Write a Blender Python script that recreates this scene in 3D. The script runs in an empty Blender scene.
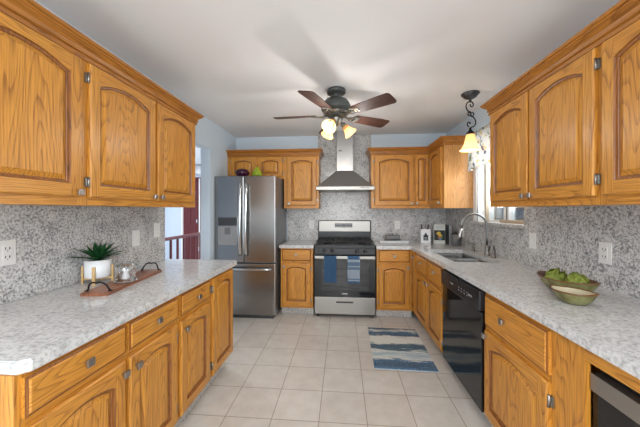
import bpy, bmesh, math, random
from mathutils import Vector, Matrix
random.seed(7)
SC = bpy.context.scene
C = SC.collection
PI = math.pi

# ------------------------------------------------------------------ camera, world, lights, exposure
cam_d = bpy.data.cameras.new('camera')
cam = bpy.data.objects.new('camera', cam_d); C.objects.link(cam)
cam.location = (0, 0, 1.34)
cam.rotation_euler = (math.radians(90), 0, math.radians(4.57))
cam_d.sensor_width = 36.0
cam_d.lens = 36.0*280/640
cam_d.shift_y = -3.2/640
cam_d.clip_start = 0.05
SC.camera = cam

W = bpy.data.worlds.new('world'); SC.world = W; W.use_nodes = True
wn = W.node_tree.nodes; wl = W.node_tree.links
bg = wn['Background']
sky = wn.new('ShaderNodeTexSky'); sky.sky_type = 'HOSEK_WILKIE'; sky.turbidity = 4; sky.sun_direction = (0.3, -0.6, 0.7)
wl.new(sky.outputs[0], bg.inputs[0]); bg.inputs[1].default_value = 1.6

def area(name, loc, rot, sx, sy, power, col=(1, 1, 1)):
    d = bpy.data.lights.new(name, 'AREA'); d.shape = 'RECTANGLE'; d.size = sx; d.size_y = sy
    d.energy = power; d.color = col
    o = bpy.data.objects.new(name, d); C.objects.link(o); o.location = loc; o.rotation_euler = rot
    return o
# sink window daylight, plus fill lights added behind the camera and in the hall
area('rear_window_fill', (0.0, -2.42, 1.40), (math.radians(90), 0, 0), 2.6, 1.9, 36, (0.93, 0.97, 1.0))  # unseen area fill added inside the rear window to brighten the room
def bulb(name, loc, power, col, rad):
    d = bpy.data.lights.new(name, 'POINT'); d.energy = power; d.color = col; d.shadow_soft_size = rad
    o = bpy.data.objects.new(name, d); C.objects.link(o); o.location = loc; return o
area('dining_overhead_fill', (0.0, -0.9, 2.41), (0, 0, 0), 1.5, 1.0, 26, (0.97, 0.98, 1.0))  # added overhead fill behind the camera, no known fixture there
bulb('dining_point_fill', (0.0, -1.3, 1.25), 30, (0.97, 0.98, 1.0), 0.30)  # added soft point fill to lift the near ceiling, no pendant hangs here
area('sink_window_daylight', (1.66, 2.8, 1.72), (0, math.radians(90), 0), 0.7, 0.75, 15, (0.9, 0.95, 1.0))
area('hall_overhead_fill', (-2.7, 4.6, 2.40), (0, 0, 0), 1.4, 2.0, 60, (0.95, 0.97, 1.0))  # added fill under the hall ceiling, no fixture seen there
SC.view_settings.view_transform = 'Standard'
SC.view_settings.look = 'None'
SC.view_settings.gamma = 1.0
SC.view_settings.use_curve_mapping = False
SC.view_settings.exposure = 0.64

# ------------------------------------------------------------------ materials
def lin(r, g, b):
    def f(c):
        c /= 255.0
        return c/12.92 if c <= 0.04045 else ((c+0.055)/1.055)**2.4
    return (f(r), f(g), f(b), 1.0)

def mat(name, col, rough=0.5, metal=0.0, **kw):
    m = bpy.data.materials.new(name); m.use_nodes = True
    b = m.node_tree.nodes['Principled BSDF']
    b.inputs['Base Color'].default_value = col
    b.inputs['Roughness'].default_value = rough
    b.inputs['Metallic'].default_value = metal
    for k, v in kw.items():
        b.inputs[k.replace('_', ' ')].default_value = v
    # faint procedural variation of the surface finish
    nt = m.node_tree
    tc = nt.nodes.new('ShaderNodeTexCoord'); n = nt.nodes.new('ShaderNodeTexNoise'); n.inputs['Scale'].default_value = 14
    mr = nt.nodes.new('ShaderNodeMapRange'); mr.inputs['To Min'].default_value = max(0.0, rough*0.9); mr.inputs['To Max'].default_value = min(1.0, rough*1.1+0.01)
    nt.links.new(tc.outputs['Object'], n.inputs['Vector']); nt.links.new(n.outputs['Fac'], mr.inputs['Value'])
    nt.links.new(mr.outputs['Result'], b.inputs['Roughness'])
    return m

def N(nt, t, **kw):
    n = nt.nodes.new(t)
    for k, v in kw.items():
        if k in n.inputs: n.inputs[k].default_value = v
        else: setattr(n, k, v)
    return n

def ramp(nt, stops, interp='LINEAR'):
    r = nt.nodes.new('ShaderNodeValToRGB'); cr = r.color_ramp; cr.interpolation = interp
    while len(cr.elements) < len(stops): cr.elements.new(0.5)
    for e, (p, c) in zip(cr.elements, stops): e.position = p; e.color = c
    return r

def mixc(nt, fac, a, b, mode='MIX'):
    m = nt.nodes.new('ShaderNodeMix'); m.data_type = 'RGBA'; m.blend_type = mode
    for sock, v in ((m.inputs[0], fac), (m.inputs[6], a), (m.inputs[7], b)):
        if isinstance(v, (int, float, tuple)): sock.default_value = v
        else: nt.links.new(v, sock)
    return m.outputs[2]

def wood(name, axis, light, mid, dark, cross=7.0, along=0.7, rings=30.0, pores=0.40, rough=0.38, coat=0.14, use_random=True):
    m = bpy.data.materials.new(name); m.use_nodes = True; nt = m.node_tree; L = nt.links
    b = nt.nodes['Principled BSDF']
    tc = N(nt, 'ShaderNodeTexCoord'); oi = N(nt, 'ShaderNodeObjectInfo')
    add = N(nt, 'ShaderNodeVectorMath', operation='MULTIPLY_ADD')
    cb = N(nt, 'ShaderNodeCombineXYZ')
    for i in range(3): L.new(oi.outputs['Random'], cb.inputs[i])
    L.new(cb.outputs[0], add.inputs[0]); add.inputs[1].default_value = (31, 17, 23); L.new(tc.outputs['Object'], add.inputs[2])
    vec = add.outputs[0] if use_random else tc.outputs['Object']
    def mp(c, a):
        s = [c, c, c]; s['xyz'.index(axis)] = a
        q = N(nt, 'ShaderNodeMapping'); q.inputs['Scale'].default_value = s; L.new(vec, q.inputs['Vector']); return q.outputs[0]
    n1 = N(nt, 'ShaderNodeTexNoise', Scale=1.0, Detail=1.5, Roughness=0.45); L.new(mp(cross, along), n1.inputs['Vector'])
    mu = N(nt, 'ShaderNodeMath', operation='MULTIPLY'); L.new(n1.outputs['Fac'], mu.inputs[0]); mu.inputs[1].default_value = rings
    fr = N(nt, 'ShaderNodeMath', operation='FRACT'); L.new(mu.outputs[0], fr.inputs[0])
    r1 = ramp(nt, [(0.0, (0.1,)*3+(1,)), (0.08, (1.0,)*3+(1,)), (0.24, (0.5,)*3+(1,)), (0.45, (0.08,)*3+(1,)), (1.0, (0.1,)*3+(1,))])
    L.new(fr.outputs[0], r1.inputs[0])
    n2 = N(nt, 'ShaderNodeTexNoise', Scale=1.0, Detail=3.0, Roughness=0.6); L.new(mp(190, 6), n2.inputs['Vector'])
    r2 = ramp(nt, [(0.40, (0, 0, 0, 1)), (0.66, (1, 1, 1, 1))]); L.new(n2.outputs['Fac'], r2.inputs[0])
    n3 = N(nt, 'ShaderNodeTexNoise', Scale=1.0, Detail=2.0); L.new(mp(9, 1.2), n3.inputs['Vector'])
    base = mixc(nt, n3.outputs['Fac'], light, mid)
    # pores gather along the early-wood rings
    pm = N(nt, 'ShaderNodeMath', operation='MULTIPLY'); L.new(r1.outputs[0], pm.inputs[0])
    q = N(nt, 'ShaderNodeMapRange'); q.inputs['To Min'].default_value = 0.45; q.inputs['To Max'].default_value = 1.0
    L.new(r2.outputs[0], q.inputs['Value']); L.new(q.outputs[0], pm.inputs[1])
    pm2 = N(nt, 'ShaderNodeMath', operation='MULTIPLY'); L.new(pm.outputs[0], pm2.inputs[0]); pm2.inputs[1].default_value = 0.88
    c1 = mixc(nt, pm2.outputs[0], base, dark)
    p3 = N(nt, 'ShaderNodeMath', operation='MULTIPLY'); L.new(r2.outputs[0], p3.inputs[0]); p3.inputs[1].default_value = pores
    c2 = mixc(nt, p3.outputs[0], c1, dark)
    L.new(c2, b.inputs['Base Color'])
    b.inputs['Roughness'].default_value = rough; b.inputs['Coat Weight'].default_value = coat; b.inputs['Coat Roughness'].default_value = 0.22
    bp = N(nt, 'ShaderNodeBump', Strength=0.12, Distance=0.001, invert=True); L.new(r2.outputs[0], bp.inputs['Height']); L.new(bp.outputs[0], b.inputs['Normal'])
    return m
OL, OM, OD = lin(226, 162, 68), lin(205, 136, 46), lin(126, 68, 14)
oak_z = wood('oak_vertical', 'z', OL, OM, OD)
oak_x = wood('oak_horizontal', 'x', OL, OM, OD)
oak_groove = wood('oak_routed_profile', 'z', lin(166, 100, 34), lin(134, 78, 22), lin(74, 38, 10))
oak_side = wood('oak_side_panel', 'z', lin(218, 166, 102), lin(200, 142, 76), lin(150, 92, 42))
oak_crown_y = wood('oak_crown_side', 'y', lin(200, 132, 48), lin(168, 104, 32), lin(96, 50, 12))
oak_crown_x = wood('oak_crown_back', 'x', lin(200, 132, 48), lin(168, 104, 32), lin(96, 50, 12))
walnut = wood('walnut_blade', 'x', lin(92, 60, 50), lin(70, 42, 34), lin(38, 22, 18), cross=12, rings=8, rough=0.55, coat=0.0)
board_wood = wood('dark_tray_wood', 'y', lin(176, 116, 84), lin(138, 84, 58), lin(66, 36, 24), cross=14, rings=7, rough=0.45)
cherry = wood('dark_cherry', 'z', lin(112, 34, 34), lin(88, 24, 26), lin(48, 12, 14), rough=0.35)
cherry_y = wood('dark_cherry_rail', 'y', lin(112, 50, 44), lin(88, 34, 32), lin(48, 16, 16), rough=0.35)
bamboo = wood('pale_bamboo', 'z', lin(222, 188, 128), lin(206, 168, 106), lin(160, 120, 66), cross=20)

def speckle(name, stops, scale, big, bigamt, rough, fine=2.2, bump=0.0):
    m = bpy.data.materials.new(name); m.use_nodes = True; nt = m.node_tree; L = nt.links
    b = nt.nodes['Principled BSDF']; tc = N(nt, 'ShaderNodeTexCoord')
    n1 = N(nt, 'ShaderNodeTexNoise', Scale=scale, Detail=3.0, Roughness=0.62); L.new(tc.outputs['Object'], n1.inputs['Vector'])
    v = N(nt, 'ShaderNodeTexVoronoi', Scale=scale*fine); L.new(tc.outputs['Object'], v.inputs['Vector'])
    n2 = N(nt, 'ShaderNodeTexNoise', Scale=big, Detail=3.0, Roughness=0.6); L.new(tc.outputs['Object'], n2.inputs['Vector'])
    sep = N(nt, 'ShaderNodeSeparateColor'); L.new(v.outputs['Color'], sep.inputs[0])
    a = N(nt, 'ShaderNodeMath', operation='MULTIPLY_ADD'); L.new(sep.outputs[0], a.inputs[0]); a.inputs[1].default_value = 0.17; L.new(n1.outputs['Fac'], a.inputs[2])
    b2 = N(nt, 'ShaderNodeMath', operation='MULTIPLY_ADD'); L.new(n2.outputs['Fac'], b2.inputs[0]); b2.inputs[1].default_value = bigamt; L.new(a.outputs[0], b2.inputs[2])
    s = N(nt, 'ShaderNodeMath', operation='SUBTRACT'); L.new(b2.outputs[0], s.inputs[0]); s.inputs[1].default_value = 0.085+bigamt*0.5
    r = ramp(nt, stops); L.new(s.outputs[0], r.inputs[0]); L.new(r.outputs[0], b.inputs['Base Color'])
    b.inputs['Roughness'].default_value = rough
    return m
granite_wall = speckle('granite_backsplash', [(0.26, lin(112, 112, 113)), (0.37, lin(146, 146, 146)), (0.46, lin(176, 175, 174)), (0.55, lin(204, 203, 201)), (0.66, lin(220, 219, 217)), (0.76, lin(170, 166, 160))], 78, 13, 0.42, 0.22)
granite_top = speckle('granite_countertop', [(0.24, lin(160, 159, 158)), (0.40, lin(188, 187, 186)), (0.52, lin(206, 206, 205)), (0.66, lin(220, 220, 219)), (0.80, lin(190, 188, 185))], 60, 22, 0.40, 0.10)
granite_toe = speckle('granite_toe_kick', [(0.30, lin(110, 108, 106)), (0.45, lin(176, 172, 168)), (0.6, lin(212, 210, 206)), (0.74, lin(150, 146, 140))], 62, 9, 0.3, 0.3)

def tile_mat():
    m = bpy.data.materials.new('cream_floor_tile'); m.use_nodes = True; nt = m.node_tree; L = nt.links
    b = nt.nodes['Principled BSDF']; tc = N(nt, 'ShaderNodeTexCoord'); mp = N(nt, 'ShaderNodeMapping')
    mp.inputs['Location'].default_value = (0.454+0.305*40, -1.767+0.3035*40, 0); L.new(tc.outputs['Object'], mp.inputs['Vector'])
    br = N(nt, 'ShaderNodeTexBrick'); br.offset = 0.0; br.squash = 1.0
    for k, v in (('Scale', 1.0), ('Mortar Size', 0.0028), ('Mortar Smooth', 0.15), ('Bias', 0.0), ('Brick Width', 0.305), ('Row Height', 0.3035)): br.inputs[k].default_value = v
    br.inputs['Color1'].default_value = lin(211, 206, 198); br.inputs['Color2'].default_value = lin(204, 198, 189); br.inputs['Mortar'].default_value = lin(150, 138, 122)
    L.new(mp.outputs[0], br.inputs['Vector'])
    n = N(nt, 'ShaderNodeTexNoise', Scale=9.0, Detail=5.0, Roughness=0.6); L.new(tc.outputs['Object'], n.inputs['Vector'])
    r = ramp(nt, [(0.3, (0.90, 0.88, 0.86, 1)), (0.7, (1.04, 1.04, 1.04, 1))]); L.new(n.outputs['Fac'], r.inputs[0])
    L.new(mixc(nt, 1.0, br.outputs['Color'], r.outputs[0], 'MULTIPLY'), b.inputs['Base Color'])
    b.inputs['Roughness'].default_value = 0.33
    bp = N(nt, 'ShaderNodeBump', Strength=0.4, Distance=0.002, invert=True); L.new(br.outputs['Fac'], bp.inputs['Height']); L.new(bp.outputs[0], b.inputs['Normal'])
    return m
tile = tile_mat()

def rug_mat():
    m = bpy.data.materials.new('rug_weave'); m.use_nodes = True; nt = m.node_tree; L = nt.links
    b = nt.nodes['Principled BSDF']; tc = N(nt, 'ShaderNodeTexCoord')
    def nz(sc, d, scal):
        mp = N(nt, 'ShaderNodeMapping'); mp.inputs['Scale'].default_value = sc; L.new(tc.outputs['Object'], mp.inputs['Vector'])
        n = N(nt, 'ShaderNodeTexNoise', Scale=scal, Detail=d, Roughness=0.65); L.new(mp.outputs[0], n.inputs['Vector']); return n.outputs['Fac']
    sep = N(nt, 'ShaderNodeSeparateXYZ'); L.new(tc.outputs['Object'], sep.inputs[0])
    # five bands along the rug (local y runs 0..0.82), edges broken by streaky noise
    w = nz((2.2, 11, 1), 5.0, 1.6)
    dis = N(nt, 'ShaderNodeMath', operation='MULTIPLY_ADD'); L.new(w, dis.inputs[0]); dis.inputs[1].default_value = 0.24
    w2 = nz((9, 60, 1), 4.0, 1.0); d2 = N(nt, 'ShaderNodeMath', operation='MULTIPLY_ADD'); L.new(w2, d2.inputs[0]); d2.inputs[1].default_value = 0.16; L.new(sep.outputs[1], d2.inputs[2]); L.new(d2.outputs[0], dis.inputs[2])
    sb = N(nt, 'ShaderNodeMath', operation='SUBTRACT'); L.new(dis.outputs[0], sb.inputs[0]); sb.inputs[1].default_value = 0.20
    navy, blue, pale, white, teal = lin(40, 70, 100), lin(58, 104, 138), lin(150, 176, 188), lin(222, 222, 214), lin(62, 104, 118)
    r = ramp(nt, [(0.0, blue), (0.07, navy), (0.17, blue), (0.2, white), (0.30, pale), (0.36, white), (0.40, teal), (0.47, navy), (0.53, teal), (0.56, white), (0.74, white), (0.77, navy), (0.88, blue), (0.92, white), (0.97, navy)])
    mr = N(nt, 'ShaderNodeMapRange'); mr.inputs['From Max'].default_value = 0.82; L.new(sb.outputs[0], mr.inputs['Value']); L.new(mr.outputs[0], r.inputs[0])
    sp = nz((90, 200, 1), 3.0, 1.0); r2 = ramp(nt, [(0.50, (0, 0, 0, 1)), (0.62, (1, 1, 1, 1))]); L.new(sp, r2.inputs[0])
    mf = N(nt, 'ShaderNodeMath', operation='MULTIPLY'); L.new(r2.outputs[0], mf.inputs[0]); mf.inputs[1].default_value = 0.5
    L.new(mixc(nt, mf.outputs[0], r.outputs[0], lin(196, 204, 204)), b.inputs['Base Color'])
    b.inputs['Roughness'].default_value = 0.95
    return m
rug_m = rug_mat()

def steel(name, col=(168, 166, 163), rough=0.28, axis='z'):
    m = bpy.data.materials.new(name); m.use_nodes = True; nt = m.node_tree; L = nt.links
    b = nt.nodes['Principled BSDF']; b.inputs['Metallic'].default_value = 1.0; b.inputs['Base Color'].default_value = lin(*col)
    tc = N(nt, 'ShaderNodeTexCoord'); mp = N(nt, 'ShaderNodeMapping'); s = [260, 260, 260]; s['xyz'.index(axis)] = 3
    mp.inputs['Scale'].default_value = s; L.new(tc.outputs['Object'], mp.inputs['Vector'])
    n = N(nt, 'ShaderNodeTexNoise', Scale=1.0, Detail=2.0); L.new(mp.outputs[0], n.inputs['Vector'])
    mr = N(nt, 'ShaderNodeMapRange'); mr.inputs['To Min'].default_value = rough*0.92; mr.inputs['To Max'].default_value = rough*1.1
    L.new(n.outputs['Fac'], mr.inputs['Value']); L.new(mr.outputs[0], b.inputs['Roughness'])
    return m
ss = steel('stainless_brushed', (172, 171, 170), 0.38, 'x'); ss_x = steel('stainless_brushed_horizontal', axis='x', col=(166, 163, 158), rough=0.4)
ss_dark = steel('fridge_stainless', (150, 149, 148), 0.26, axis='z')
ss_bright = steel('polished_steel', (205, 205, 205), 0.14)
nickel = mat('brushed_nickel', lin(170, 168, 166), 0.3, 1.0)
chrome = mat('chrome_hinge', lin(160, 158, 154), 0.3, 1.0)
faucet_m = mat('faucet_steel', lin(138, 137, 136), 0.4, 1.0)
black_gloss = mat('black_gloss', lin(18, 18, 20), 0.08)
black_glass = mat('black_oven_glass', lin(14, 15, 18), 0.05)
black_mat = mat('black_enamel', lin(26, 26, 28), 0.3)
black_panel = mat('black_control_panel', lin(38, 38, 42), 0.25)
iron = mat('cast_iron', lin(30, 29, 28), 0.55, 0.3)
wrought = mat('wrought_iron', lin(30, 30, 32), 0.45, 0.6)
bronze = mat('dark_bronze', lin(84, 88, 86), 0.45, 0.4)
pewter = mat('pendant_pewter', lin(82, 82, 84), 0.4, 0.7)
antique = mat('antique_nickel', lin(140, 138, 132), 0.35, 0.9)
dark_grey = mat('dark_grey_plastic', lin(60, 61, 63), 0.45)
grey_side = mat('fridge_grey_side', lin(120, 120, 122), 0.4, 0.3)
mid_grey = mat('grey_plastic', lin(150, 150, 150), 0.4)
white_pl = mat('white_plastic', lin(228, 227, 224), 0.35)
slot_m = mat('dark_slot', lin(40, 40, 40), 0.6)
white_paint = mat('white_trim_paint', lin(232, 233, 232), 0.4)
tan_vinyl = mat('tan_vinyl', lin(186, 168, 144), 0.5)
blue_wall = mat('light_blue_wall', lin(210, 223, 233), 0.75)
hall_wall = mat('hall_blue_wall', lin(206, 218, 232), 0.75)
ceil_m = mat('ceiling_paint', lin(240, 240, 240), 0.85)
rear_m = mat('rear_wall_paint', lin(226, 226, 224), 0.8)
ceramic = mat('white_ceramic', lin(236, 238, 240), 0.2)
leaf_m = mat('dark_green_leaf', lin(46, 112, 64), 0.4)
leaf2_m = mat('light_green_leaf', lin(62, 128, 72), 0.4)
soil_m = mat('dark_soil', lin(56, 42, 32), 0.9)
towel_blue = mat('blue_towel_cloth', lin(74, 112, 152), 0.95)
towel_white = mat('pale_towel_cloth', lin(190, 204, 218), 0.95)
towel_stripe = mat('striped_towel_cloth', lin(120, 146, 174), 0.95)
purple = mat('deep_purple_glaze', lin(62, 14, 44), 0.12)
pear_m = mat('pear_green_glaze', lin(146, 166, 40), 0.15)
stem_m = mat('brown_stem', lin(74, 52, 30), 0.7)
lemon_black = mat('black_label_ink', lin(34, 36, 38), 0.5)
red_pl = mat('red_utensil', lin(128, 40, 44), 0.4)
page_m = mat('book_pages', lin(214, 214, 210), 0.8)
cover_m = mat('book_cover_white', lin(206, 208, 200), 0.5)
spine_m = mat('book_spine_dark', lin(30, 38, 38), 0.5)
yellow_m = mat('yellow_print', lin(214, 176, 60), 0.6)
orange_m = mat('orange_print', lin(190, 92, 46), 0.6)
greenp_m = mat('green_print', lin(80, 110, 70), 0.6)
bluep_m = mat('blue_print', lin(120, 150, 176), 0.6)
snow = mat('pale_ground', lin(206, 212, 218), 0.9)
fence_m = mat('weathered_fence', lin(190, 198, 212), 0.8)
bush_m = mat('yellow_green_bush', lin(206, 206, 130), 0.8)
shade_m = mat('lit_frosted_glass', lin(240, 212, 160), 0.4)
def emis(m, col, st):
    b = m.node_tree.nodes['Principled BSDF']; b.inputs['Emission Color'].default_value = col; b.inputs['Emission Strength'].default_value = st
emis(shade_m, lin(255, 224, 168), 0.22)
pend_glass = mat('lit_amber_glass', lin(250, 224, 176), 0.4); emis(pend_glass, lin(255, 206, 130), 0.3)
amber_dark = mat('amber_glass_neck', lin(206, 164, 100), 0.3); emis(amber_dark, lin(230, 180, 100), 0.15)
bulb_m = mat('lit_bulb', lin(255, 244, 220), 0.4); emis(bulb_m, lin(255, 236, 196), 0.6)
disp_m = mat('display_dark', lin(30, 32, 36), 0.2)
dish_m = mat('grey_glazed_lid', lin(112, 112, 112), 0.25)
patch_m = mat('shadow_patch_grey', lin(96, 96, 96), 0.4)
mark_m = mat('pale_marking', lin(200, 202, 204), 0.5)
sink_m = steel('sink_steel', (150, 149, 147), 0.3, axis='y')

def glassy(name, tint, refl=0.12, rough=0.02):
    m = bpy.data.materials.new(name); m.use_nodes = True; nt = m.node_tree; L = nt.links
    nt.nodes.remove(nt.nodes['Principled BSDF']); out = nt.nodes['Material Output']
    t = N(nt, 'ShaderNodeBsdfTransparent'); t.inputs[0].default_value = tint
    g = N(nt, 'ShaderNodeBsdfGlossy'); g.inputs['Roughness'].default_value = rough; g.inputs[0].default_value = (1, 1, 1, 1)
    lw = N(nt, 'ShaderNodeLayerWeight'); lw.inputs[0].default_value = 0.25
    mr = N(nt, 'ShaderNodeMapRange'); mr.inputs['To Min'].default_value = refl*0.4; mr.inputs['To Max'].default_value = 0.8 if refl >= 0.12 else 0.45; L.new(lw.outputs['Fresnel'], mr.inputs['Value'])
    x = N(nt, 'ShaderNodeMixShader'); L.new(mr.outputs[0], x.inputs[0]); L.new(t.outputs[0], x.inputs[1]); L.new(g.outputs[0], x.inputs[2]); L.new(x.outputs[0], out.inputs[0])
    return m
pane_m = glassy('clear_window_glass', (0.96, 0.98, 0.98, 1))
oven_pane = glassy('smoked_oven_glass', (0.34, 0.35, 0.38, 1), 0.1)
dome_m = glassy('clear_dome_glass', (0.93, 0.94, 0.94, 1), 0.3)

def artichoke_mat():
    m = mat('artichoke_green', lin(138, 158, 60), 0.55); nt = m.node_tree
    n = N(nt, 'ShaderNodeTexNoise', Scale=40.0, Detail=2.0); tc = N(nt, 'ShaderNodeTexCoord'); nt.links.new(tc.outputs['Object'], n.inputs['Vector'])
    r = ramp(nt, [(0.35, lin(112, 132, 36)), (0.65, lin(196, 206, 104))]); nt.links.new(n.outputs['Fac'], r.inputs[0]); nt.links.new(r.outputs[0], nt.nodes['Principled BSDF'].inputs['Base Color'])
    return m
arti_m = artichoke_mat()
def bowl_mat():
    m = mat('olive_glaze', lin(120, 118, 74), 0.16); nt = m.node_tree
    n = N(nt, 'ShaderNodeTexNoise', Scale=16.0, Detail=4.0); tc = N(nt, 'ShaderNodeTexCoord'); nt.links.new(tc.outputs['Object'], n.inputs['Vector'])
    r = ramp(nt, [(0.3, lin(66, 56, 26)), (0.5, lin(112, 108, 64)), (0.7, lin(140, 140, 96))]); nt.links.new(n.outputs['Fac'], r.inputs[0]); nt.links.new(r.outputs[0], nt.nodes['Principled BSDF'].inputs['Base Color'])
    return m
bowl_m = bowl_mat()
rim_m = mat('brown_glazed_rim', lin(112, 76, 44), 0.2)
inner_m = mat('pale_glazed_inside', lin(196, 186, 156), 0.12)
inner_dark = mat('plum_glazed_inside', lin(92, 66, 60), 0.15)
def floral():
    m = bpy.data.materials.new('floral_cotton'); m.use_nodes = True; nt = m.node_tree; L = nt.links
    b = nt.nodes['Principled BSDF']; tc = N(nt, 'ShaderNodeTexCoord')
    n = N(nt, 'ShaderNodeTexNoise', Scale=13.0, Detail=2.0, Roughness=0.6); L.new(tc.outputs['Object'], n.inputs['Vector'])
    r = ramp(nt, [(0.34, lin(140, 146, 112)), (0.40, lin(214, 213, 212)), (0.58, lin(216, 214, 210)), (0.63, lin(206, 184, 120)), (0.69, lin(216, 214, 210))]); L.new(n.outputs['Fac'], r.inputs[0])
    n2 = N(nt, 'ShaderNodeTexNoise', Scale=24.0, Detail=1.0); L.new(tc.outputs['Object'], n2.inputs['Vector'])
    r2 = ramp(nt, [(0.35, (1, 1, 1, 1)), (0.39, (0, 0, 0, 1))]); L.new(n2.outputs['Fac'], r2.inputs[0])
    L.new(mixc(nt, r2.outputs[0], r.outputs[0], lin(128, 128, 148)), b.inputs['Base Color'])
    b.inputs['Roughness'].default_value = 0.9
    return m
floral_m = floral()

# ------------------------------------------------------------------ mesh helpers
def bx(bm, x0, x1, y0, y1, z0, z1, mi=0, bev=0.0):
    vs = [bm.verts.new((x, y, z)) for z in (z0, z1) for y in (y0, y1) for x in (x0, x1)]
    fs = [(0, 2, 3, 1), (4, 5, 7, 6), (0, 1, 5, 4), (2, 6, 7, 3), (0, 4, 6, 2), (1, 3, 7, 5)]
    F = [bm.faces.new([vs[i] for i in f]) for f in fs]
    for f in F: f.material_index = mi
    if bev > 0:
        es = list({e for f in F for e in f.edges})
        r = bmesh.ops.bevel(bm, geom=es, offset=bev, segments=2, affect='EDGES', profile=0.6)
        for f in r['faces']: f.material_index = mi
    return F

def lathe(bm, prof, seg=24, c=(0, 0, 0), mi=0, M=None, smooth=True):
    rings = []
    for r, z in prof:
        if r < 1e-6:
            rings.append([bm.verts.new((0, 0, z))])
        else:
            rings.append([bm.verts.new((r*math.cos(2*PI*i/seg), r*math.sin(2*PI*i/seg), z)) for i in range(seg)])
    for a, b in zip(rings, rings[1:]):
        for i in range(seg):
            j = (i+1) % seg
            if len(a) == 1 and len(b) == 1: continue
            if len(a) == 1: f = bm.faces.new((a[0], b[j], b[i]))
            elif len(b) == 1: f = bm.faces.new((a[i], a[j], b[0]))
            else: f = bm.faces.new((a[i], a[j], b[j], b[i]))
            f.material_index = mi; f.smooth = smooth
    T = Matrix.Translation(c) @ (M.to_4x4() if M else Matrix.Identity(4))
    for R in rings:
        for v in R: v.co = T @ v.co

def tube(bm, pts, r, seg=8, mi=0, cap=True):
    pts = [Vector(p) for p in pts]; rings = []
    n = len(pts); rr = r if isinstance(r, (list, tuple)) else [r]*n
    up = None
    for i, p in enumerate(pts):
        t = (pts[min(i+1, n-1)]-pts[max(i-1, 0)]).normalized()
        if up is None:
            up = Vector((0, 0, 1)) if abs(t.z) < 0.9 else Vector((1, 0, 0))
        a = t.cross(up)
        if a.length < 1e-5: a = t.cross(Vector((0, 1, 0)))
        a.normalize(); b = a.cross(t).normalized(); up = b
        rings.append([bm.verts.new(p+(a*math.cos(2*PI*k/seg)+b*math.sin(2*PI*k/seg))*rr[i]) for k in range(seg)])
    for A, B in zip(rings, rings[1:]):
        for k in range(seg):
            f = bm.faces.new((A[k], A[(k+1) % seg], B[(k+1) % seg], B[k])); f.smooth = True; f.material_index = mi
    if cap:
        for R in (rings[0][::-1], rings[-1]):
            f = bm.faces.new(R); f.material_index = mi

def prism(bm, poly, z0, z1, mi=0):
    a = [bm.verts.new((x, y, z0)) for x, y in poly]; b = [bm.verts.new((x, y, z1)) for x, y in poly]
    fs = [bm.faces.new(a[::-1]), bm.faces.new(b)]
    for i in range(len(poly)):
        j = (i+1) % len(poly); fs.append(bm.faces.new((a[i], a[j], b[j], b[i])))
    for f in fs: f.material_index = mi

def obj(name, bm, mats, parent=None, loc=None, rot=None, fix=True):
    if fix: bmesh.ops.recalc_face_normals(bm, faces=bm.faces[:])
    me = bpy.data.meshes.new(name); bm.to_mesh(me); bm.free()
    for m in (mats if isinstance(mats, (list, tuple)) else [mats]): me.materials.append(m)
    o = bpy.data.objects.new(name, me); C.objects.link(o)
    if parent: o.parent = parent
    if loc: o.location = loc
    if rot: o.rotation_euler = rot
    return o

def tag(o, label, cat, group=None):
    o['label'] = label; o['category'] = cat
    if group: o['group'] = group
    return o

def thing(name, label, cat, loc=(0, 0, 0), rz=0.0, group=None):
    o = bpy.data.objects.new(name, None); C.objects.link(o); o.location = loc; o.rotation_euler = (0, 0, rz)
    o.empty_display_size = 0.1
    return tag(o, label, cat, group)

def struct(name, bm, mats):
    o = obj(name, bm, mats); o['kind'] = 'structure'; return o

def B(): return bmesh.new()
def boxes(*bb, bev=0.0):
    bm = B()
    for b in bb: bx(bm, *b, bev=bev)
    return bm

# ------------------------------------------------------------------ the room
LW, RW, BW, CH = -1.60, 1.48, 4.13, 2.44       # left, right, back wall planes, ceiling height
RY = -2.6
struct('floor', boxes((-4.4, RW+0.12, RY-0.1, 6.7, -0.05, 0)), tile)
struct('ceiling', boxes((-4.4, RW+0.12, RY-0.1, 6.7, CH, CH+0.05)), ceil_m)
struct('wall_left', boxes((LW-0.12, LW, RY, 2.40, 0, CH), (LW-0.12, LW, 2.40, 3.28, 2.09, CH), (LW-0.12, LW, 3.28, BW, 0, CH)), blue_wall)
struct('wall_back', boxes((LW-0.12, RW+0.12, BW, BW+0.12, 0, CH)), blue_wall)
WY0, WY1, WZ0, WZ1 = 2.40, 3.20, 1.22, 2.10
struct('wall_right', boxes((RW, RW+0.14, RY, WY0, 0, CH), (RW, RW+0.14, WY1, BW, 0, CH), (RW, RW+0.14, WY0, WY1, 0, WZ0-0.03), (RW, RW+0.14, WY0, WY1, WZ1, CH)), blue_wall)
struct('wall_rear', boxes((LW, -1.3, RY-0.1, RY, 0, CH), (1.3, RW, RY-0.1, RY, 0, CH), (-1.3, 1.3, RY-0.1, RY, 0, 0.4), (-1.3, 1.3, RY-0.1, RY, 2.2, CH)), rear_m)
rw = struct('window_2', boxes((-1.3, -1.25, RY-0.08, RY-0.02, 0.4, 2.2), (1.25, 1.3, RY-0.08, RY-0.02, 0.4, 2.2), (-1.25, 1.25, RY-0.08, RY-0.02, 0.4, 0.45), (-1.25, 1.25, RY-0.08, RY-0.02, 2.15, 2.2), (-0.03, 0.03, RY-0.08, RY-0.02, 0.45, 2.15)), white_paint)
obj('window_pane', boxes((-1.25, -0.03, RY-0.055, RY-0.05, 0.45, 2.15), (0.03, 1.25, RY-0.055, RY-0.05, 0.45, 2.15)), pane_m, rw)
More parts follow.
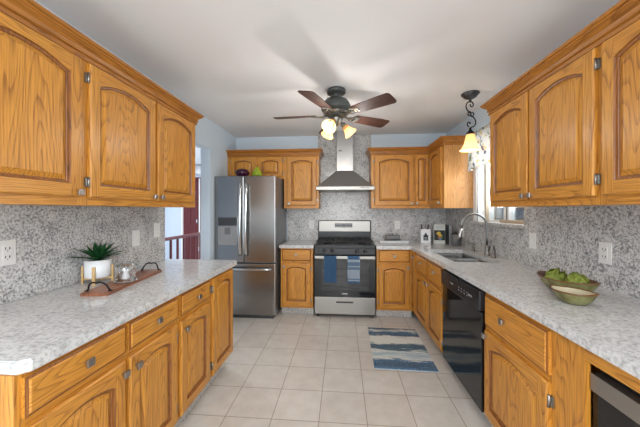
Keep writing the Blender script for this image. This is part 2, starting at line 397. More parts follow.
# hall behind the opening
struct('wall_hall_left', boxes((-4.5, -4.4, 1.0, 6.7, 0, CH)), hall_wall)
struct('wall_hall_front', boxes((-4.4, LW-0.12, 0.9, 1.0, 0, CH)), hall_wall)
struct('wall_hall_back', boxes((-4.4, -3.88, 6.5, 6.6, 0, CH), (-3.88, -3.28, 6.5, 6.6, 2.13, CH), (-3.28, RW, 6.5, 6.6, 0, CH)), hall_wall)
struct('wall_hall_right', boxes((LW-0.12, LW, BW+0.12, 6.5, 0, CH)), hall_wall)
# hall door
dr = struct('door_1', boxes((-3.84, -3.42, 6.50, 6.54, 0.01, 2.08)), cherry)
bm = B()
for z0, z1 in ((0.15, 0.85), (1.0, 1.55), (1.65, 1.98)):
    for x0, x1 in ((-3.79, -3.655), (-3.605, -3.47)): bx(bm, x0, x1, 6.488, 6.50, z0, z1, bev=0.004)
obj('door_panel', bm, cherry, dr)
bm = B(); bx(bm, -3.50, -3.475, 6.47, 6.50, 1.04, 1.12); obj('door_latch', bm, ss_bright, dr)
bm = B(); bx(bm, -3.45, -3.43, 6.47, 6.50, 0.36, 0.46); obj('door_hinge', bm, ss_bright, dr)
struct('trim_1', boxes((-3.88, -3.84, 6.46, 6.56, 0, 2.13), (-3.42, -3.40, 6.44, 6.50, 0, 2.10)), [white_paint])
struct('trim_2', boxes((-3.40, -3.28, 6.46, 6.56, 0, 2.13), (-3.84, -3.42, 6.46, 6.56, 2.08, 2.13)), [cherry])
t = thing('stair_railing', 'dark red wooden stair railing with thin square balusters in the hall behind the opening', 'railing', (-2.8, 3.5, 0))
obj('handrail', boxes((-0.03, 0.03, 0, 1.98, 0.855, 0.905), bev=0.008), cherry_y, t)
for k in range(10):
    y = 0.10+k*0.19
    obj('baluster', boxes((-0.015, 0.015, y, y+0.03, 0, 0.855)), cherry, t)
bm = B(); lathe(bm, [(0.0, -0.11), (0.06, -0.10), (0.075, -0.05), (0.075, 0.05), (0.06, 0.10), (0, 0.11)], 20)
tag(obj('wall_light', bm, white_pl, loc=(-3.42, 6.42, 2.3)), 'small frosted white wall light above the dark red hall door', 'lamp')

# ceilings and walls done; backsplashes
S = 0.01
bsL = obj('backsplash', boxes((LW+0.001, LW+S, 0.2, 2.40, 0.90, 1.365)), granite_wall); tag(bsL, 'grey speckled granite backsplash on the left wall behind the potted plant', 'backsplash')
bsB = obj('backsplash', boxes((-0.815, -0.36, BW-S, BW, 0.90, 1.365), (-0.36, 0.416, BW-S, BW, 0.0, CH), (0.416, RW, BW-S, BW, 0.90, 1.365)), granite_wall); tag(bsB, 'grey speckled granite backsplash on the back wall rising to the ceiling behind the range hood', 'backsplash')
bsR = obj('backsplash', boxes((RW-S, RW-0.001, 0.1, WY0, 0.90, 1.365), (RW-S, RW-0.001, WY0, WY1, 0.90, WZ0-0.03), (RW-S, RW-0.001, WY1, BW-S, 0.90, 1.365)), granite_wall); tag(bsR, 'grey speckled granite backsplash on the right wall under the sink window and wall cabinets', 'backsplash')
sill = struct('window_sill', boxes((RW-0.045, RW+0.10, WY0-0.02, WY1+0.06, WZ0-0.03, WZ0), bev=0.003), granite_toe)

# window over the sink
win = struct('window_1', B(), white_paint)
bm = B(); xo = RW+0.10
bx(bm, xo, xo+0.05, WY0, WY0+0.035, WZ0, WZ1); bx(bm, xo, xo+0.05, WY1-0.035, WY1, WZ0, WZ1)
bx(bm, xo, xo+0.05, WY0+0.035, WY1-0.035, WZ0, WZ0+0.02); bx(bm, xo, xo+0.05, WY0+0.035, WY1-0.035, WZ1-0.03, WZ1)
obj('window_frame', bm, white_paint, win)
obj('window_stile', boxes((xo-0.005, xo+0.045, 2.79, 2.815, WZ0+0.02, WZ1-0.03), (xo-0.005, xo+0.045, 2.85, 2.88, WZ0+0.02, WZ1-0.03)), white_paint, win)
obj('window_latch', boxes((xo+0.005, xo+0.04, 2.815, 2.85, WZ0+0.02, WZ1-0.03)), dark_grey, win)
obj('window_pane', boxes((xo+0.02, xo+0.024, WY0+0.035, 2.79, WZ0+0.02, WZ1-0.03), (xo+0.02, xo+0.024, 2.88, WY1-0.035, WZ0+0.02, WZ1-0.03)), pane_m, win)
obj('window_reveal', boxes((RW+0.001, xo, WY1-0.012, WY1-0.001, WZ0, WZ1), (RW+0.001, xo, WY0+0.001, WY0+0.012, WZ0, WZ1), (RW+0.001, xo, WY0, WY1, WZ1-0.012, WZ1-0.001)), white_paint, win)
obj('sash_track', boxes((xo-0.03, xo, WY1-0.035, WY1-0.012, WZ0, WZ1-0.02)), tan_vinyl, win)
struct('trim_3', boxes((RW-0.014, RW, WY1, WY1+0.075, WZ0, WZ1+0.06), (RW-0.014, RW, WY0, WY1, WZ1, WZ1+0.06)), white_paint)
obj('sash_ledge', boxes((xo-0.04, xo-0.006, 2.50, 2.885, WZ0, WZ0+0.028), bev=0.002), tan_vinyl, win)
# outdoors
struct('yard_ground', boxes((RW+0.16, 30, -8, 30, -0.6, -0.5)), snow)
t = thing('garden_fence', 'weathered blue grey board fence seen through the sink window', 'fence', (6.5, 0, -0.5))
for k in range(34):
    obj('fence_board', boxes((0, 0.03, 2+k*0.30, 2.28+k*0.30, 0, 1.95+0.02*(k % 3))), fence_m, t)
bm = B(); bmesh.ops.create_icosphere(bm, subdivisions=4, radius=0.55)
for v in bm.verts: v.co *= 1+0.16*math.sin(v.co.x*13+v.co.y*9)*math.cos(v.co.z*15)
tag(obj('garden_bush', bm, bush_m, loc=(4.6, 7.6, 0.35)), 'pale yellow green bush outside the sink window', 'bush')
t = thing('deck_railing', 'tan wooden deck railing outside the sink window', 'railing', (2.3, 3.6, -0.5))
obj('rail_cap', boxes((-0.06, 0.06, -0.9, 0.9, 1.70, 1.74)), tan_vinyl, t)
for k in range(7): obj('rail_post', boxes((-0.03, 0.03, -0.85+k*0.27, -0.80+k*0.27, 0, 1.70)), tan_vinyl, t)

# ------------------------------------------------------------------ oak cabinetry
def arch_pts(x0, x1, z0, zs, rise, d, n=14):
    """inner arch path inset by d, counter-clockwise from bottom-left"""
    w = (x1-x0)/2; xc = (x0+x1)/2
    R = (w*w+rise*rise)/(2*rise); cz = zs+rise-R
    Rd = R-d; hw = w-d
    zz = cz+math.sqrt(max(Rd*Rd-hw*hw, 0))
    pts = [(xc-hw, z0+d), (xc+hw, z0+d), (xc+hw, zz)]
    a0 = math.atan2(zz-cz, hw); a1 = PI-a0
    for i in range(1, n): 
        a = a0+(a1-a0)*i/n; pts.append((xc+Rd*math.cos(a), cz+Rd*math.sin(a)))
    pts.append((xc-hw, zz))
    return pts

def door_mesh(w, h, stile=0.054, rise=None, t=0.020):
    """cathedral door, local x 0..w, z 0..h, face towards -y at y=-t"""
    bm = B()
    if rise is None: rise = min(0.050, 0.105*(w-2*stile)+0.006)
    if h < 0.3: rise = 0.028
    xl, xr, zb = stile, w-stile, 0.060 if h > 0.3 else 0.045
    zs = h-0.048-rise if h > 0.3 else h-0.045-rise
    e = 0.006
    P0 = arch_pts(xl, xr, zb, zs, rise, 0)
    V = {}
    def v(x, y, z):
        k = (round(x, 5), round(y, 5), round(z, 5))
        if k not in V: V[k] = bm.verts.new((x, y, z))
        return V[k]
    def face(pts, mi):
        f = bm.faces.new([v(*p) for p in pts]); f.material_index = mi; return f
    y = -t
    L = lambda pts: [(x, y, z) for x, z in pts]
    face(L([(e, e), (xl, e), (xl, zb), (xl, P0[-1][1]), (xl, h-e), (e, h-e)]), 0)
    face(L([(xr, e), (w-e, e), (w-e, h-e), (xr, h-e), (xr, P0[2][1]), (xr, zb)]), 0)
    face(L([(xl, e), (xr, e), (xr, zb), (xl, zb)]), 1)
    face(L([(xl, P0[-1][1])]+[p for p in P0[3:-1]][::-1]+[(xr, P0[2][1]), (xr, h-e), (xl, h-e)]), 1)
    # outer edge: eased, then to the back
    o0 = [(e, e), (xl, e), (xr, e), (w-e, e), (w-e, h-e), (xr, h-e), (xl, h-e), (e, h-e)]
    def ex(p):
        x, z = p; return (0 if x == e else (w if x == w-e else x), 0 if z == e else (h if z == h-e else z))
    for i in range(8):
        a, b = o0[i], o0[(i+1) % 8]; A, Bq = ex(a), ex(b)
        mi = 0 if a[0] == b[0] else 1
        face([(a[0], y, a[1]), (b[0], y, b[1]), (Bq[0], y+e, Bq[1]), (A[0], y+e, A[1])], mi)
        face([(A[0], y+e, A[1]), (Bq[0], y+e, Bq[1]), (Bq[0], 0, Bq[1]), (A[0], 0, A[1])], mi)
    # routed inner profile + raised panel
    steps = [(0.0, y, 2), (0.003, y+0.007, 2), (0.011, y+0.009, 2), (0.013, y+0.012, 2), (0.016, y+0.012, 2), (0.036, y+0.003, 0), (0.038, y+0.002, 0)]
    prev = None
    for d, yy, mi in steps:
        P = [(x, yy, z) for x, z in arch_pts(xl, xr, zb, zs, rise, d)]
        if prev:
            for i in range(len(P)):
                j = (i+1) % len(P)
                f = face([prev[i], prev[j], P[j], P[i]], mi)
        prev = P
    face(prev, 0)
    return bm

def slab_mesh(w, h, t=0.020):
    bm = B()
    loops = [(0, 0.0), (0, -t+0.008), (0.008, -t+0.004), (0.011, -t+0.001), (0.013, -t)]
    prev = None
    for k, (d, yy) in enumerate(loops):
        P = [bm.verts.new(p) for p in ((d, yy, d), (w-d, yy, d), (w-d, yy, h-d), (d, yy, h-d))]
        if prev:
            for i in range(4):
                f = bm.faces.new((prev[i], prev[(i+1) % 4], P[(i+1) % 4], P[i])); f.material_index = 1 if k == 2 else 0
        prev = P
    bm.faces.new(prev)
    return bm

def knob(parent, x, z, y=-0.020, s=0.015):
    bm = B()
    bx(bm, x-0.0055, x+0.0055, y-0.016, y, z-0.0055, z+0.0055)
    bx(bm, x-s, x+s, y-0.024, y-0.014, z-s, z+s, bev=0.003)
    return obj('knob', bm, nickel, parent)

def hinge(parent, x, z, side):
    s = -1 if side == 'L' else 1
    bm = B()
    bx(bm, min(x, x+s*0.016), max(x, x+s*0.016), -0.004, -0.0005, z-0.024, z+0.024, bev=0.001)
    tube(bm, [(x+s*0.004, -0.013, z-0.026), (x+s*0.004, -0.013, z+0.026)], 0.0055, 8)
    bx(bm, x+s*0.001, x+s*0.007, -0.013, -0.003, z-0.02, z+0.02)
    return obj('hinge', bm, chrome, parent)

def cabinet(label, cat, loc, rz, w, d, h, z0=0.0, doors=(), drawers=(), toe=None, holes=(), group=None, name='base_cabinet', open_top=False, endL=True, endR=True):
    """front face at local y=0 facing -y; z measured from the floor; loc z = z0"""
    t = thing(name, label, cat, (loc[0], loc[1], 0), rz, group)
    bz = z0 if toe is None else toe
    bm = B(); k = 0.018
    bx(bm, 0, k, 0.020, d, bz, h, 0); bx(bm, w-k, w, 0.020, d, bz, h, 0)
    bx(bm, k, w-k, d-0.01, d, bz, h, 0); bx(bm, k, w-k, 0.020, d-0.01, bz, bz+k, 0)
    if not open_top: bx(bm, k, w-k, 0.020, d-0.01, h-k, h, 0)
    obj('body', bm, oak_side if name == 'wall_cabinet' else oak_z, t)
    bm = B()
    if holes:
        (a0, a1, c0, c1) = holes[0]
        bx(bm, 0, a0, 0, 0.020, bz, h, 0); bx(bm, a1, w, 0, 0.020, bz, h, 0)
        bx(bm, a0, a1, 0, 0.020, c1, h, 1); bx(bm, a0, a1, 0, 0.020, bz, c0, 1)
    else:
        sw = 0.03
        bx(bm, 0, sw, 0, 0.020, bz, h, 0); bx(bm, w-sw, w, 0, 0.020, bz, h, 0); bx(bm, sw, w-sw, 0, 0.020, bz, h, 1)
    obj('face_frame', bm, [oak_z, oak_x], t)
    if toe:
        obj('toe_kick', boxes((0, w, 0.065, 0.085, 0, toe)), granite_toe, t)
    for (x0, x1, a, b, hs, kn) in doors:
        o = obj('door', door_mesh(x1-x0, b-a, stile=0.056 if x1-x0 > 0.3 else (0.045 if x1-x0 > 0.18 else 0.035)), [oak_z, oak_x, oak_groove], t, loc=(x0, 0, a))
        if kn: knob(o, kn[0]-x0, kn[1]-a)
        if hs:
            hx = 0.0 if hs == 'L' else x1-x0
            off = 0.075 if b-a > 0.3 else 0.05
            hinge(o, hx, off, hs); hinge(o, hx, b-a-off, hs)
    for (x0, x1, a, b, kn) in drawers:
        o = obj('drawer', slab_mesh(x1-x0, b-a), [oak_x, oak_groove], t, loc=(x0, 0, a))
        if kn: knob(o, kn[0]-x0, kn[1]-a)
    return t

CT = 0.86     # underside of the worktops
# left base run: face x=-0.945, local x = world y - y0
XL = -0.945; DL = 0.945-1.60; dl = 0.650
g = 'oak base cabinets along the left wall'
cabinet('oak base cabinet on the left with two drawers over two arched doors, nearest the camera', 'cabinet', (XL, 0.735), PI/2, 0.80, dl, CT, toe=0.13, group=g,
        doors=[(0.018, 0.398, 0.145, 0.695, 'L', (0.378, 0.648)), (0.422, 0.775, 0.145, 0.695, 'R', (0.455, 0.645))],
        drawers=[(0.018, 0.402, 0.725, 0.845, (0.208, 0.790)), (0.422, 0.785, 0.725, 0.845, (0.597, 0.790))])
cabinet('left oak base cabinet with one drawer over one arched door, beside the tall end cabinet', 'cabinet', (XL, 1.535), PI/2, 0.385, dl, CT, toe=0.13, group=g,
        doors=[(0.015, 0.365, 0.145, 0.695, 'R', (0.05, 0.64))], drawers=[(0.015, 0.365, 0.725, 0.845, (0.19, 0.788))])
cabinet('oak end base cabinet on the left with one tall arched door and no drawer', 'cabinet', (XL, 1.92), PI/2, 0.42, dl, CT, toe=0.13, group=g,
        doors=[(0.03, 0.395, 0.145, 0.845, 'L', None)])
# left wall cabinets: face x=-1.27
UZ0, UZ1 = 1.365, 2.10
g = 'oak wall cabinets on the left wall'
cabinet('oak wall cabinet at the left picture edge with one wide arched door', 'cabinet', (-1.27, 0.72), PI/2, 0.555, 0.33, UZ1, z0=UZ0, group=g, name='wall_cabinet',
        doors=[(0.03, 0.535, 1.405, 2.074, 'L', (0.512, 1.425))])
cabinet('oak wall cabinet on the left with two arched doors above the wooden tray', 'cabinet', (-1.27, 1.275), PI/2, 1.055, 0.33, UZ1, z0=UZ0, group=g, name='wall_cabinet',
        doors=[(0.025, 0.515, 1.405, 2.074, 'L', (0.490, 1.430)), (0.54, 1.02, 1.405, 2.074, 'R', (0.565, 1.430))])
# back wall, left of the range: face y=3.53
g = 'oak base cabinets along the back wall'
cabinet('oak base cabinet with one drawer and one arched door between the fridge and the range', 'cabinet', (-0.785, 3.53), 0, 0.415, 0.59, CT, toe=0.10, group=g,
        doors=[(0.02, 0.385, 0.125, 0.675, 'R', (0.045, 0.63))], drawers=[(0.02, 0.385, 0.70, 0.845, (0.20, 0.775))])
cabinet('oak base cabinet with one drawer and one arched door to the right of the range', 'cabinet', (0.425, 3.53), 0, 0.44, 0.59, CT, toe=0.10, group=g,
        doors=[(0.025, 0.400, 0.125, 0.675, 'L', (0.377, 0.63))], drawers=[(0.025, 0.400, 0.70, 0.845, (0.215, 0.775))])
# right base run: face x=0.865, local x = yfar - y
XR = 0.865; drr = 0.605
g = 'oak base cabinets along the right wall'
cabinet('narrow oak base cabinet with a slim tall door in the back right corner', 'cabinet', (XR, 3.525), -PI/2, 0.175, drr, CT, toe=0.10, group=g, open_top=True,
        doors=[(0.015, 0.16, 0.125, 0.845, None, (0.115, 0.78))])
cabinet('oak sink cabinet with two drawer fronts over two arched doors left of the dishwasher', 'cabinet', (XR, 3.35), -PI/2, 0.885, drr, CT, toe=0.10, group=g, open_top=True,
        doors=[(0.02, 0.445, 0.125, 0.63, 'L', (0.415, 0.600)), (0.475, 0.87, 0.125, 0.63, 'R', (0.505, 0.600))],
        drawers=[(0.02, 0.445, 0.66, 0.835, (0.26, 0.770)), (0.475, 0.87, 0.66, 0.835, (0.70, 0.770))])
cabinet('oak base cabinet with one drawer over one arched door right of the black dishwasher', 'cabinet', (XR, 1.77), -PI/2, 0.56, drr, CT, toe=0.10, group=g,
        doors=[(0.02, 0.535, 0.125, 0.625, 'R', (0.05, 0.60))], drawers=[(0.02, 0.535, 0.655, 0.835, (0.23, 0.755))])
cabinet('oak base cabinet at the right picture edge framing a built-in undercounter appliance', 'cabinet', (XR, 1.21), -PI/2, 0.82, drr, CT, toe=0.10, group=g,
        holes=[(0.135, 0.77, 0.13, 0.805)])
# right wall cabinets: face x=1.15
g = 'oak wall cabinets on the right wall'
cabinet('oak wall cabinet on the right with a pair of arched doors beside the sink window', 'cabinet', (1.15, 2.282), -PI/2, 0.938, 0.33, UZ1, z0=UZ0, group=g, name='wall_cabinet',
        doors=[(0.03, 0.463, 1.405, 2.074, 'L', (0.440, 1.430)), (0.482, 0.922, 1.405, 2.074, 'R', (0.508, 1.430))])
cabinet('oak wall cabinet at the right picture edge with one arched door', 'cabinet', (1.15, 1.344), -PI/2, 0.54, 0.33, UZ1, z0=UZ0, group=g, name='wall_cabinet',
        doors=[(0.022, 0.515, 1.405, 2.074, None, None)])
# back wall cabinets: face y=3.80
g = 'oak wall cabinets on the back wall'
cabinet('short oak wall cabinet with two small arched doors above the fridge', 'cabinet', (-1.60, 3.80), 0, 0.80, 0.33, UZ1, z0=1.77, group=g, name='wall_cabinet',
        doors=[(0.05, 0.405, 1.80, 2.074, 'L', None), (0.435, 0.78, 1.80, 2.074, 'R', None)])
cabinet('oak wall cabinet with one arched door between the fridge and the range hood', 'cabinet', (-0.80, 3.80), 0, 0.48, 0.33, UZ1, z0=UZ0, group=g, name='wall_cabinet',
        doors=[(0.045, 0.450, 1.405, 2.074, 'R', (0.072, 1.432))])
cabinet('oak wall cabinet with one wide and one slim arched door right of the range hood', 'cabinet', (0.385, 3.80), 0, 0.765, 0.33, UZ1, z0=UZ0, group=g, name='wall_cabinet',
        doors=[(0.045, 0.555, 1.405, 2.074, 'L', (0.527, 1.432)), (0.575, 0.745, 1.405, 2.074, 'R', (0.592, 1.432))])
t = cabinet('oak corner wall cabinet whose plain side panel faces the camera beside the pendant lamp', 'cabinet', (1.15, 3.79), -PI/2, 0.50, 0.33, UZ1, z0=UZ0, group=g, name='wall_cabinet',
        doors=[(0.03, 0.455, 1.405, 2.074, 'L', (0.425, 1.432))])
obj('side_panel', boxes((0.50, 0.512, 0, 0.33, UZ0, UZ1)), oak_side, t)

# crown mouldings: profile swept along the cabinet tops with mitred corners
CROWN = [(0.0, 2.080), (0.008, 2.080), (0.011, 2.087), (0.011, 2.095), (0.005, 2.097), (0.006, 2.101), (0.016, 2.106), (0.018, 2.115), (0.013, 2.117), (0.016, 2.126), (0.026, 2.139), (0.040, 2.148), (0.040, 2.153), (0.050, 2.157), (0.050, 2.172), (0.0, 2.172)]
def crown(path, label, mats, side=1):
    """path in plan, moulding projects to its right-hand side when side=1"""
    bm = B(); P = [Vector(p) for p in path]; n = len(P); cols = []
    for i, p in enumerate(P):
        d1 = (P[i]-P[i-1]).normalized() if i > 0 else None
        d2 = (P[i+1]-P[i]).normalized() if i < n-1 else None
        nn = lambda d: Vector((d.y, -d.x))*side
        if d1 is None: m = nn(d2)
        elif d2 is None: m = nn(d1)
        else:
            a, b = nn(d1), nn(d2); m = (a+b); m = m/(m.dot(a))
        cols.append([bm.verts.new((p.x+m.x*o, p.y+m.y*o, z)) for o, z in CROWN])
    for i in range(n-1):
        ax = abs((P[i+1]-P[i]).x) > abs((P[i+1]-P[i]).y)
        for j in range(len(CROWN)):
            k = (j+1) % len(CROWN); f = bm.faces.new((cols[i][j], cols[i+1][j], cols[i+1][k], cols[i][k])); f.material_index = 1 if ax else 0
    bm.faces.new(cols[0]); bm.faces.new(cols[-1][::-1])
    return tag(obj('crown_moulding', bm, mats), label, 'moulding', None)
e = 0.001
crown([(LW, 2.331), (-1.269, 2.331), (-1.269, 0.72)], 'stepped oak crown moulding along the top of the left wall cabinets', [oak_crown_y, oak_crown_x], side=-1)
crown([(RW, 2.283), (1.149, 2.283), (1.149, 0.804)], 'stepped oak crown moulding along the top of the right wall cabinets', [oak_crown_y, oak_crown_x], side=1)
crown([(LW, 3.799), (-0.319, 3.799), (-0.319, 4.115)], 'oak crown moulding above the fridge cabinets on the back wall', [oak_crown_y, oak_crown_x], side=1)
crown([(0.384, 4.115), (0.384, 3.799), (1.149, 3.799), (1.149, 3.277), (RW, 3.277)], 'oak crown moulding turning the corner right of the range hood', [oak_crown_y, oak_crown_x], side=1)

# ------------------------------------------------------------------ worktops
TZ0, TZ1 = CT, 0.90
bm = B(); prism(bm, [(LW+S, 0.738), (-0.945, 0.738), (-0.920, 0.763), (-0.920, 2.385), (-0.945, 2.415), (LW+S, 2.415)], TZ0, TZ1)
bmesh.ops.bevel(bm, geom=[e_ for e_ in bm.edges if abs(e_.verts[0].co.z-e_.verts[1].co.z) < 1e-4], offset=0.004, segments=2, affect='EDGES')
tag(obj('countertop', bm, granite_top), 'long pale granite countertop on the left with a clipped corner', 'countertop')
tag(obj('countertop', boxes((-0.80, -0.362, 3.495, BW-S, TZ0, TZ1), bev=0.003), granite_top), 'small pale granite countertop between the fridge and the range', 'countertop')
SX0, SX1, SY0, SY1 = 0.955, 1.335, 2.475, 3.24
bm = B(); xe = 0.840
F_ = [(0.420, RW-S, 3.495, BW-S), (xe, RW-S, SY1, 3.495), (xe, SX0, SY0, SY1), (SX1, RW-S, SY0, SY1), (xe, RW-S, 0.30, SY0)]
xs = sorted({0.420, xe, SX0, SX1, RW-S}); ys = sorted({0.30, SY0, SY1, 3.495, BW-S})
def inside(x, y): return any(a < x < b and c_ < y < d_ for a, b, c_, d_ in F_)
cells = {}
vv = {}
def gv(x, y, z):
    k = (x, y, z)
    if k not in vv: vv[k] = bm.verts.new(k)
    return vv[k]
for i in range(len(xs)-1):
    for j in range(len(ys)-1):
        cells[i, j] = inside((xs[i]+xs[i+1])/2, (ys[j]+ys[j+1])/2)
for (i, j), on in cells.items():
    if not on: continue
    x0, x1, y0, y1 = xs[i], xs[i+1], ys[j], ys[j+1]
    bm.faces.new([gv(x0, y0, TZ1), gv(x1, y0, TZ1), gv(x1, y1, TZ1), gv(x0, y1, TZ1)])
    bm.faces.new([gv(x0, y0, TZ0), gv(x0, y1, TZ0), gv(x1, y1, TZ0), gv(x1, y0, TZ0)])
    for di, dj, a, b in ((-1, 0, (x0, y0), (x0, y1)), (1, 0, (x1, y1), (x1, y0)), (0, -1, (x1, y0), (x0, y0)), (0, 1, (x0, y1), (x1, y1))):
        if not cells.get((i+di, j+dj), False):
            bm.faces.new([gv(*a, TZ1), gv(*b, TZ1), gv(*b, TZ0), gv(*a, TZ0)])
tag(obj('countertop', bm, granite_top), 'pale granite corner countertop on the right holding the sink and the artichoke bowl', 'countertop')

# sink
def basin(y0, y1, depth):
    bm = B(); r = 0.035; zt = TZ0-0.001; rings = []
    def rr(x0, x1, y0, y1, rad, z):
        pts = []
        for cx, cy, a0 in ((x1-rad, y1-rad, 0), (x0+rad, y1-rad, 90), (x0+rad, y0+rad, 180), (x1-rad, y0+rad, 270)):
            for k in range(6):
                a = math.radians(a0+18*k); pts.append(bm.verts.new((cx+rad*math.cos(a), cy+rad*math.sin(a), z)))
        return pts
    x0, x1 = SX0-0.004, SX1+0.004
    rings = [rr(x0, x1, y0, y1, r, zt), rr(x0+0.004, x1-0.004, y0+0.004, y1-0.004, r, zt-0.03), rr(x0+0.012, x1-0.012, y0+0.012, y1-0.012, r, zt-depth+0.02), rr(x0+0.03, x1-0.03, y0+0.03, y1-0.03, r*0.8, zt-depth)]
    for A, Bq in zip(rings, rings[1:]):
        for k in range(24): 
            f = bm.faces.new((A[k], A[(k+1) % 24], Bq[(k+1) % 24], Bq[k])); f.smooth = True
    bm.faces.new(rings[-1])
    bmesh.ops.solidify(bm, geom=bm.faces[:], thickness=0.002)
    return bm
sk = thing('kitchen_sink', 'stainless steel double bowl sink set into the right countertop', 'sink', (0, 0, 0))
obj('basin', basin(2.895, SY1+0.004, 0.17), sink_m, sk); obj('basin', basin(SY0-0.004, 2.865, 0.17), sink_m, sk)
obj('divider', boxes((SX0-0.004, SX1+0.004, 2.866, 2.894, TZ0-0.012, TZ0+0.004), bev=0.003), sink_m, sk)
for y in (3.06, 2.67):
    bm = B(); lathe(bm, [(0.0, 0.006), (0.03, 0.006), (0.042, 0.002), (0.042, 0)], 20, c=(1.15, y, TZ0-0.1705)); obj('drain', bm, ss_bright, sk)

# faucet
fa = thing('kitchen_faucet', 'tall brushed steel gooseneck faucet with pull-down spray behind the sink', 'faucet', (1.405, 2.85, 0.90))
bm = B(); lathe(bm, [(0, 0), (0.030, 0), (0.030, 0.006), (0.022, 0.012), (0.019, 0.03), (0.019, 0.09), (0.014, 0.10), (0, 0.10)], 20); obj('base', bm, faucet_m, fa)
pts = [(0, 0, 0.09), (0, 0, 0.18), (0, 0, 0.28)]+[(-0.12+0.12*math.cos(a), 0, 0.285+0.12*math.sin(a)) for a in [PI*k/14 for k in range(0, 14)]]+[(-0.243, 0, 0.26)]
bm = B(); tube(bm, pts, 0.0115, 12); obj('neck', bm, faucet_m, fa)
bm = B(); tube(bm, [(-0.243, 0, 0.262), (-0.248, 0, 0.235), (-0.258, 0, 0.19), (-0.266, 0, 0.155)], [0.013, 0.016, 0.018, 0.021], 14); obj('spray_head', bm, nickel, fa)
bm = B(); tube(bm, [(0, -0.018, 0.06), (0, -0.04, 0.062)], 0.011, 10); tube(bm, [(0, -0.038, 0.06), (0.005, -0.05, 0.10), (0.01, -0.055, 0.16)], [0.009, 0.007, 0.006], 10); obj('lever', bm, faucet_m, fa)
fs = thing('soap_dispenser', 'short brushed steel soap dispenser on the countertop left of the faucet', 'dispenser', (1.405, 3.13, 0.90))
bm = B(); lathe(bm, [(0, 0), (0.022, 0), (0.022, 0.005), (0.013, 0.012), (0.011, 0.05), (0.008, 0.055), (0.008, 0.075), (0, 0.075)], 16); obj('body', bm, faucet_m, fs)
bm = B(); tube(bm, [(0.008, 0, 0.078), (-0.03, 0, 0.078), (-0.055, 0, 0.070)], 0.007, 8); obj('spout', bm, faucet_m, fs)
fh = thing('side_handle', 'small steel side handle on the countertop right of the gooseneck faucet', 'faucet handle', (1.41, 2.735, 0.90))
bm = B(); lathe(bm, [(0, 0), (0.022, 0), (0.022, 0.006), (0.015, 0.012), (0.014, 0.07), (0, 0.075)], 16); obj('base', bm, faucet_m, fh)
bm = B(); tube(bm, [(0, 0, 0.07), (-0.01, -0.02, 0.10), (-0.02, -0.04, 0.115)], [0.009, 0.007, 0.006], 8); obj('lever', bm, faucet_m, fh)

# ------------------------------------------------------------------ fridge
FX0, FX1, FY0 = -1.596, -0.820, 3.385
fr = thing('french_door_fridge', 'stainless steel french door fridge with bottom freezer and water dispenser', 'fridge', (FX0, FY0, 0))
w = FX1-FX0
obj('case', boxes((0.012, w-0.004, 0.075, 0.70, 0.03, 1.766), bev=0.006), grey_side, fr)
obj('feet', boxes((0.03, w-0.03, 0.02, 0.10, 0.0, 0.06)), dark_grey, fr)
def fdoor(x0, x1, z0, z1):
    bm = B(); bx(bm, x0, x1, 0.0, 0.070, z0, z1, bev=0.012); return bm
mx = 0.380
dL = obj('left_door', fdoor(0.0, mx-0.003, 0.69, 1.768), ss_dark, fr)
dR = obj('right_door', fdoor(mx+0.003, w, 0.69, 1.768), ss_dark, fr)
dF = obj('freezer_drawer', fdoor(0.0, w, 0.040, 0.68), ss_dark, fr)
def bowed(x, z0, z1, parent):
    bm = B(); n = 16; pts = []
    for k in range(n+1):
        s_ = k/n; pts.append((x, -0.022-0.038*math.sin(PI*s_)**0.6, z0+(z1-z0)*s_))
    vs = []
    for (px_, py_, pz_) in pts:
        vs.append([bm.verts.new((px_+a, py_+b, pz_)) for a, b in ((-0.021, -0.006), (-0.010, -0.014), (0.010, -0.014), (0.021, -0.006), (0.018, 0.010), (-0.018, 0.010))])
    for A, Bq in zip(vs, vs[1:]):
        for k in range(6):
            f = bm.faces.new((A[k], A[(k+1) % 6], Bq[(k+1) % 6], Bq[k])); f.smooth = True
    bm.faces.new(vs[0]); bm.faces.new(vs[-1][::-1])
    bx(bm, x-0.013, x+0.013, -0.02, 0.0, z0, z0+0.03); bx(bm, x-0.013, x+0.013, -0.02, 0.0, z1-0.03, z1)
    return obj('handle', bm, ss_bright, parent)
bowed(mx-0.036, 0.78, 1.675, dL); bowed(mx+0.036, 0.78, 1.675, dR)
bm = B(); n = 16; vs = []
for k in range(n+1):
    s_ = k/n; x = 0.05+(w-0.10)*s_; y = -0.02-0.030*math.sin(PI*s_)**0.5
    vs.append([bm.verts.new((x, y+b, 0.615+a)) for a, b in ((-0.018, -0.004), (0, -0.014), (0.018, -0.004), (0.014, 0.010), (-0.014, 0.010))])
for A, Bq in zip(vs, vs[1:]):
    for k in range(5):
        f = bm.faces.new((A[k], A[(k+1) % 5], Bq[(k+1) % 5], Bq[k])); f.smooth = True
bm.faces.new(vs[0]); bm.faces.new(vs[-1][::-1])
bx(bm, 0.05, 0.08, -0.02, 0, 0.60, 0.63); bx(bm, w-0.08, w-0.05, -0.02, 0, 0.60, 0.63)
obj('handle', bm, ss_bright, dF)
dp = obj('water_dispenser', boxes((0.045, 0.30, -0.008, 0.0, 0.90, 1.26), bev=0.003), ss_dark, dL)
obj('control_panel', boxes((0.055, 0.29, -0.014, -0.008, 1.15, 1.25), bev=0.002), dark_grey, dp)
obj('recess', boxes((0.055, 0.29, -0.011, -0.008, 0.91, 1.14)), mid_grey, dp)
obj('paddle', boxes((0.14, 0.21, -0.022, -0.011, 1.04, 1.125), bev=0.003), grey_side, dp)
